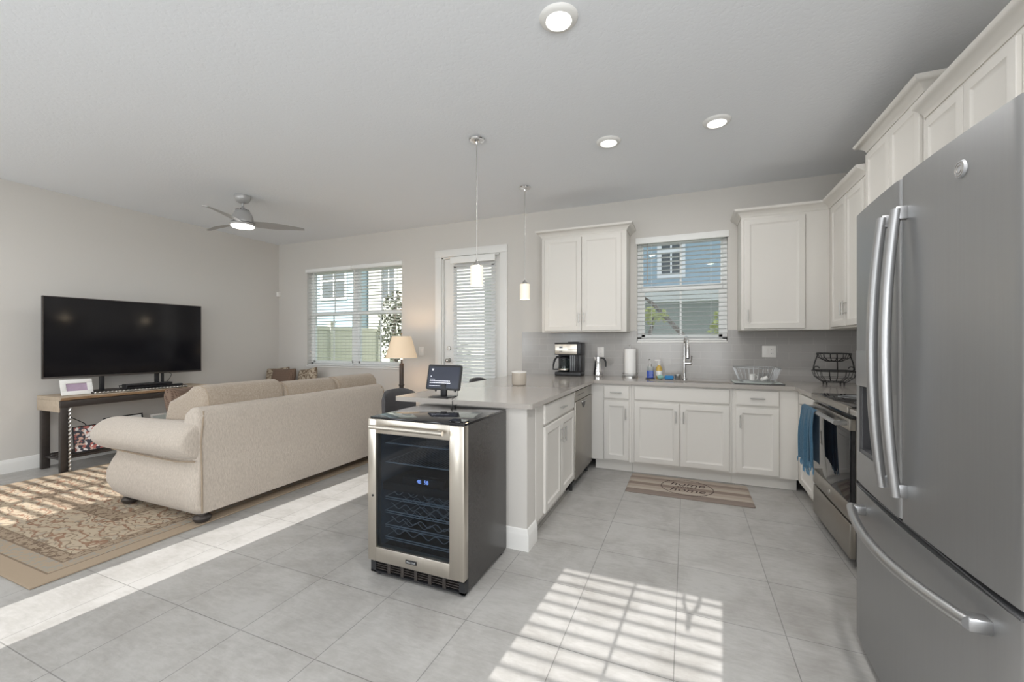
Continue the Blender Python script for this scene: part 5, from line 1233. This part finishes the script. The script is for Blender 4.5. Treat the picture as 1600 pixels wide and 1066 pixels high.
# dish rack on a drying mat
t = root('drying_mat', 'grey-green drying mat on the worktop right of the sink', 'mat', 0.61, 4.60)
obj('mat', MB().box(0.415, 0.815, 4.42, 4.78, C, C+0.008, 0.003), 'matgrey', t); obj('binding', MB().box(0.412, 0.818, 4.417, 4.423, C, C+0.007).box(0.812, 0.818, 4.42, 4.78, C, C+0.007), 'black', t)
t = thing('dish_rack', 'chrome wire dish rack on the drying mat', 'dish rack', (0.62, 4.60, C+0.009))
r0 = C+0.0095
def rect(xa, xb, ya, yb, z, r=0.03): return [(x, y, z) for x, y in rrect(xa, xb, ya, yb, r, 4)]
mb = MB().tube(rect(0.425, 0.800, 4.455, 4.755, r0+0.138), 0.0035, 8, True).tube(rect(0.475, 0.750, 4.475, 4.735, r0+0.012), 0.003, 8, True)
for k in range(9):
    u = k/8
    for ya, yc in ((4.455, 4.475), (4.755, 4.735)): mb.tube([(0.44+0.345*u, ya, r0+0.138), (0.485+0.255*u, yc, r0+0.012)], 0.0018, 5)
for k in range(7):
    u = k/6
    for xa, xc in ((0.425, 0.475), (0.800, 0.750)): mb.tube([(xa, 4.47+0.27*u, r0+0.138), (xc, 4.485+0.24*u, r0+0.012)], 0.0018, 5)
for k in range(9): x = 0.49+0.03*k; mb.tube([(x, 4.475, r0+0.012), (x, 4.735, r0+0.012)], 0.0016, 5)
for x in (0.49, 0.735):
    for y in (4.49, 4.72): mb.cyl((x, y, r0), (x, y, r0+0.013), 0.006, n=8)
rk = obj('wire_basket', mb, 'rackwire', t)
mb = MB()
for k in range(5):
    x = 0.635+0.024*k
    for y in (4.53, 4.60): mb.tube([(x, y, r0+0.012), (x+0.008, y, r0+0.09), (x+0.016, y+0.03, r0+0.09), (x+0.020, y+0.03, r0+0.012)], 0.0018, 5)
obj('plate_divider', mb, 'rackwire', t)
tag(obj('mug', MB().lathe([(0.022, r0+0.016), (0.026, r0+0.018), (0.030, r0+0.075), (0.028, r0+0.075), (0.024, r0+0.022), (0.001, r0+0.020)], 0.575, 4.56, 24).tube([(0.603, 4.56, r0+0.065), (0.622, 4.56, r0+0.055), (0.618, 4.56, r0+0.03), (0.60, 4.56, r0+0.028)], 0.004, 8), 'trim'), 'small white cup inside the dish rack', 'cup')
tag(obj('lid', MB().cyl((0.645, 4.545, r0+0.022), (0.70, 4.535, r0+0.05), 0.018, 0.018, n=20), 'plate'), 'white bottle part lying beside the cup in the dish rack', 'bottle part')
# two tier fruit basket
t = root('fruit_basket', 'black two-tier wire fruit basket in the corner of the worktop', 'basket', 1.25, 4.68)
bx_, by_ = 1.245, 4.68
def tier(zr, zb, hw, hd, bw, bd, name):
    mb = MB().tube(rect(bx_-hw, bx_+hw, by_-hd, by_+hd, zr, 0.05), 0.0055, 8, True).tube(rect(bx_-bw, bx_+bw, by_-bd, by_+bd, zb, 0.03), 0.004, 8, True)
    for k in range(5):
        u = k/4*2-1
        for s_ in (-1, 1):
            mb.tube([(bx_+u*hw*0.85, by_+s_*hd, zr), (bx_+u*(hw*0.80), by_+s_*(hd*0.93), (zr*0.45+zb*0.55)), (bx_+u*bw*0.85, by_+s_*bd, zb)], 0.0024, 6)
    for k in range(3):
        u = k-1
        for s_ in (-1, 1): mb.tube([(bx_+s_*hw, by_+u*hd*0.7, zr), (bx_+s_*hw*0.88, by_+u*hd*0.7, (zr*0.45+zb*0.55)), (bx_+s_*bw, by_+u*bd*0.7, zb)], 0.0024, 6)
    for k in range(5): x = bx_-bw*0.85+bw*1.7*k/4; mb.tube([(x, by_-bd, zb), (x, by_+bd, zb)], 0.002, 5)
    zz = zr*0.4+zb*0.6; mb.tube(rect(bx_-hw*0.86, bx_+hw*0.86, by_-hd*0.9, by_+hd*0.9, zz, 0.045), 0.002, 6, True)
    return obj(name, mb, 'cord', t)
tier(C+0.125, C+0.025, 0.150, 0.115, 0.085, 0.07, 'lower_basket'); tier(C+0.285, C+0.215, 0.118, 0.09, 0.055, 0.045, 'upper_basket')
mb = MB()
for s_ in (-1, 1):
    mb.tube([(bx_+s_*0.118, by_, C+0.285), (bx_+s_*0.145, by_, C+0.20), (bx_+s_*0.156, by_, C+0.14), (bx_+s_*0.150, by_, C+0.125)], 0.0055, 8)
    mb.tube([(bx_+s_*(0.150-0.02-0.020*math.cos(a)), by_-0.004, C+0.146+0.020*math.sin(a)) for a in [k*0.5 for k in range(11)]], 0.004, 8)
mb.tube([(bx_+0.05, by_+0.09, C+0.285), (bx_+0.06, by_+0.115, C+0.125)], 0.0055, 8)
obj('upright', mb, 'cord', t)
mb = MB()
for s_ in (-1, 1):
    for q in (-1, 1): mb.cyl((bx_+s_*0.065, by_+q*0.05, C), (bx_+s_*0.065, by_+q*0.05, C+0.026), 0.007, n=10)
obj('foot', mb, 'cord', t)
# candle jar on the peninsula
jx, jy = -1.405, 3.52
t = root('candle_jar', 'taupe candle jar with a pale rim standing on the peninsula worktop', 'candle', jx, jy)
obj('jar', MB().lathe([(0.055, C), (0.062, C+0.004), (0.066, C+0.012), (0.066, C+0.118), (0.063, C+0.118), (0.061, C+0.10), (0.001, C+0.10)], jx, jy, 32), pm('taupe_ceramic', (0.47, 0.42, 0.36, 1), 0.25, var=0.03), t)
obj('rim', MB().lathe([(0.0665, C+0.112), (0.068, C+0.116), (0.068, C+0.124), (0.0625, C+0.124), (0.0625, C+0.116)], jx, jy, 32, False, False), 'trim', t)
# smart display on its stand
dx_, dy_ = -1.585, 2.515
t = root('smart_display', 'black tablet-like smart display on a stand at the near end of the peninsula', 'smart display', dx_, dy_)
obj('stand_foot', MB().box(dx_-0.085, dx_+0.075, dy_-0.045, dy_+0.075, C, C+0.006, 0.002), 'black', t)
obj('stand_neck', MB().box(dx_-0.022, dx_+0.022, dy_+0.01, dy_+0.034, C+0.006, C+0.09, 0.004), 'black', t)
SM = frame_mat((dx_-0.135, dy_-0.005, C+0.052), (0.99, 0.10, -0.012), (0.02, 0.20, 0.98)); SW, SH = 0.258, 0.178
obj('body', MB().prism([(x, y) for x, y in rrect(0, SW, 0, SH, 0.012)], 'z', -0.022, 0.0).xf(SM), 'black', t)
ds = obj('display', MB().box(0.010, SW-0.010, 0.012, SH-0.014, 0.0, 0.001).xf(SM), pm('lit_screen', (0.02, 0.022, 0.03, 1), 0.12, emit=(0.16, 0.18, 0.24, 1), estr=0.22), t)
tx = pm('screen_text', (0.8, 0.8, 0.85, 1), 0.5, emit=(0.75, 0.78, 0.9, 1), estr=0.55)
mb = MB()
random.seed(3)
for y, n_, h_ in ((0.060, 14, 0.0045), (0.046, 14, 0.0045), (0.072, 3, 0.003), (0.026, 7, 0.003)):
    x = 0.026
    for k in range(n_):
        w_ = random.uniform(0.005, 0.012); mb.box(x, x+w_, y, y+h_, 0.001, 0.0014); x += w_+0.003
mb.box(0.028, 0.034, 0.090, 0.098, 0.001, 0.0014); mb.prism([(0.030, 0.148), (0.048, 0.148), (0.039, 0.132)], 'z', 0.001, 0.0014)
obj('screen_text', mb.xf(SM), tx, ds)
for x in (0.075, 0.225): obj('rubber_foot', MB().cyl(SM @ Vector((x, 0.002, -0.012)), SM @ Vector((x, -0.012, -0.012)), 0.009, 0.005, n=12), 'black', t)
obj('cable', MB().tube([SM @ Vector((0.24, 0.01, -0.02)), (dx_+0.135, dy_-0.02, C+0.02), (dx_+0.128, dy_-0.075, C+0.006), (dx_+0.14, dy_-0.098, C-0.04), (dx_+0.185, dy_-0.115, 0.902), (dx_+0.16, dy_-0.15, 0.8995)], 0.0025, 6), 'cord', t)
tag(obj('phone', MB().prism(rrect(-1.155, -1.06, 1.895, 1.95, 0.008), 'z', WZ+0.0125, WZ+0.021), 'blackgloss'), 'thin black phone lying on the near right corner of the wine cooler', 'phone')
# kitchen mat
mo = thing('kitchen_mat', 'taupe striped cushioned mat with a wreath and lettering on the floor before the sink', 'mat', (0.0, 4.045, 0.0))
MX0, MX1, MY0, MY1 = -0.505, 0.505, 3.79, 4.33
mb = MB()
R = []
for ins, z in ((0.0, 0.0005), (0.0, 0.006), (0.012, 0.012), (0.03, 0.0125)):
    R.append([(x, y, z) for x, y in rrect(MX0+ins, MX1-ins, MY0+ins, MY1-ins, 0.02, 3)])
mp_ = obj('pad', mb.rings(R), 'mat', mo)
mb = MB()
random.seed(11)
for k in range(64):
    a = 2*PI*k/64+random.uniform(-.03, .03); rx_, ry_ = 0.215, 0.205
    p = Vector((rx_*math.cos(a), 4.06+ry_*math.sin(a), 0.0129)); da = a+PI/2+random.choice((-.7, .7, 0, .4)); L = random.uniform(.018, .032)
    q = Vector((math.cos(da)*L, math.sin(da)*L, 0)); w_ = Vector((-q.y, q.x, 0)).normalized()*0.0045
    f_ = [mb.bm.verts.new(v) for v in (p-q*0.6, p+w_, p+q*0.6, p-w_)]; mb.bm.faces.new(f_)
mb.tube([(0.215*math.cos(2*PI*k/60), 4.06+0.205*math.sin(2*PI*k/60), 0.0125) for k in range(60)], 0.0016, 4, True)
obj('wreath', mb, 'ink', mp_)
for s_, y, sz_, sh in (('home', 4.140, 0.128, 0.3), ('SWEET', 4.062, 0.055, 0.0), ('home', 3.985, 0.128, 0.3)):
    obj('lettering', text_bm(s_, sz_, 0.0004, shear=sh).xf(frame_mat((-0.0, y, 0.0131), (1, 0, 0), (0, 1, 0))), 'ink', mp_)

# ================================================================== OUTSIDE
gd = struct('ground_outside', MB().box(-30, 14, YB+WT, 30, -0.16, -0.12), 'dirt')
struct('ground_outside_front', MB().box(-20, 14, -30, YF_K-0.16, -0.16, -0.12), 'dirt')
struct('unseen_sun_block', MB().box(XL-0.15, XR+5.0, YF_K-0.10, YB+WT, H+0.205, 6.3), 'siding_white')  # unseen mass added to keep the sun off the houses behind
struct('patio', MB().box(-4.2, 1.5, YB+WT, YB+3.2, -0.119, -0.03), 'fence')
def house(label, x0, x1, y, h, mat, wins, soffit=None):
    t = thing('neighbor_house', label, 'house', ((x0+x1)/2, y+2, -0.12))
    obj('wall', MB().box(x0, x1, y, y+4, -0.119, h), mat, t)
    obj('roof', MB().prism([(y-0.5, h), (y+4.5, h), (y+2, h+1.5)], 'x', x0-0.02, x1+0.02), 'bronze', t)
    for a, b_, c_, d_ in wins:
        e = 0.10; mb = MB()
        mb.box(a-e, b_+e, y-0.05, y, c_-e, c_).box(a-e, b_+e, y-0.05, y, d_, d_+e).box(a-e, a, y-0.05, y, c_, d_).box(b_, b_+e, y-0.05, y, c_, d_).box(a, b_, y-0.04, y, (c_+d_)/2-0.04, (c_+d_)/2+0.04).box((a+b_)/2-0.02, (a+b_)/2+0.02, y-0.035, y, c_, d_)
        w_ = obj('window', mb, 'soffit', t); obj('pane', MB().box(a, b_, y-0.02, y-0.004, c_, d_), 'darkpane', w_)
    if soffit:
        a, b_, z0_, z1_ = soffit; obj('porch_beam', MB().box(a, b_, y-1.5, y-1.3, z0_, z1_).box(a, b_, y-1.3, y-0.001, z1_-0.08, z1_), 'soffit', t)
    return t
house('pale blue house seen through the left half of the wide window', -21.5, -10.75, 11.5, 6.2, 'siding_blue', [(-12.36, -11.3, 2.95, 4.25)])
house('cream house seen through the right half of the wide window', -10.70, -5.3, 12.0, 6.6, 'siding_white', [(-10.02, -9.5, 2.9, 4.3)])
house('blue-grey house with a porch seen through the sink window', -4.4, 4.5, 10.5, 6.2, 'siding_blue', [(-0.55, -0.13, 2.95, 4.0)], (-3.5, 4.2, 2.15, 2.42))
tag(obj('porch_shade_sheet', MB().box(-3.5, 4.2, 9.75, 9.80, -0.119, 2.30), 'siding_gray'), 'grey sheet coloured as the shade under the white porch beam, seen through the sink window', 'porch')  # sheet stands in for porch shade, its tone is in the colour
t = thing('vinyl_fence', 'ivory vinyl fence outside the wide window', 'fence', (-9.7, 9.5, -0.12))
mb = MB()
for k in range(24): y = 7.3+0.17*k; mb.box(-9.72, -9.68, y, y+0.165, -0.10, 1.72)
obj('board_panel', mb, 'fence', t)
obj('rail', MB().box(-9.75, -9.65, 7.3, 11.4, 1.70, 1.80).box(-9.75, -9.65, 7.3, 11.4, 0.0, 0.1), 'fence', t)
for y in (7.25, 9.3, 11.35): obj('post', MB().box(-9.78, -9.62, y-0.08, y+0.08, -0.12, 1.90).box(-9.8, -9.6, y-0.1, y+0.1, 1.90, 1.94), 'fence', t)
def foliage(c, rad, n, size, seed, sc_=(1, 1, 1)):
    rnd = random.Random(seed); mb = MB()
    for k in range(n):
        while True:
            v = Vector((rnd.uniform(-1, 1), rnd.uniform(-1, 1), rnd.uniform(-1, 1)))
            if v.length < 1: break
        p = Vector(c)+Vector((v.x*rad*sc_[0], v.y*rad*sc_[1], v.z*rad*sc_[2]))
        a = Vector((rnd.gauss(0, 1), rnd.gauss(0, 1), rnd.gauss(0, 1))).normalized(); b_ = a.orthogonal().normalized(); L = size*rnd.uniform(.6, 1.3)
        vs = [mb.bm.verts.new(q) for q in (p-a*L, p+b_*L*0.45, p+a*L, p-b_*L*0.45)]; mb.bm.faces.new(vs)
    return mb
t = thing('garden_tree', 'small dark leafy tree outside the right half of the wide window', 'tree', (-7.15, 9.0, -0.12))
obj('trunk', MB().tube([(-7.15, 9.0, -0.12), (-7.1, 9.0, 0.8), (-7.2, 9.05, 1.6), (-7.1, 9.0, 2.3)], [0.07, 0.06, 0.05, 0.03], 10), 'bark', t)
obj('foliage', foliage((-7.1, 9.0, 1.75), 0.85, 620, 0.065, 5, (0.55, 0.6, 1.15)), 'leafdark', t)
t = thing('garden_tree', 'bare forked tree outside the left half of the sink window', 'tree', (-0.85, 7.6, -0.12))
mb = MB().tube([(-0.86, 7.6, -0.12), (-0.80, 7.6, 0.9), (-0.92, 7.6, 1.6), (-1.05, 7.6, 2.1)], [0.07, 0.06, 0.04, 0.02], 10).tube([(-0.80, 7.6, 0.8), (-0.62, 7.6, 1.35), (-0.52, 7.55, 1.75)], [0.05, 0.04, 0.02], 8).tube([(0.35, 7.5, 0.9), (-0.15, 7.5, 1.55), (-0.55, 7.5, 2.0), (-0.9, 7.5, 2.25)], [0.05, 0.04, 0.03, 0.015], 8)
mb.tube([(0.35, 7.5, 0.92), (0.30, 7.5, -0.12)], 0.05, 8)
obj('trunk', mb, 'bark', t)
obj('foliage', foliage((-0.55, 7.5, 1.78), 0.28, 90, 0.06, 9, (1, 0.6, 0.5)), 'leafy', t)
t = thing('garden_bush', 'yellow-green bush outside the right half of the sink window', 'bush', (0.72, 7.2, -0.12))
obj('stem', MB().tube([(0.78, 7.2, -0.12), (0.78, 7.2, 0.9), (0.72, 7.2, 1.5)], [0.05, 0.04, 0.02], 8), 'bark', t)
obj('foliage', foliage((0.80, 7.2, 1.35), 0.68, 1500, 0.055, 12, (0.72, 0.7, 1.05)), 'leafy', t)
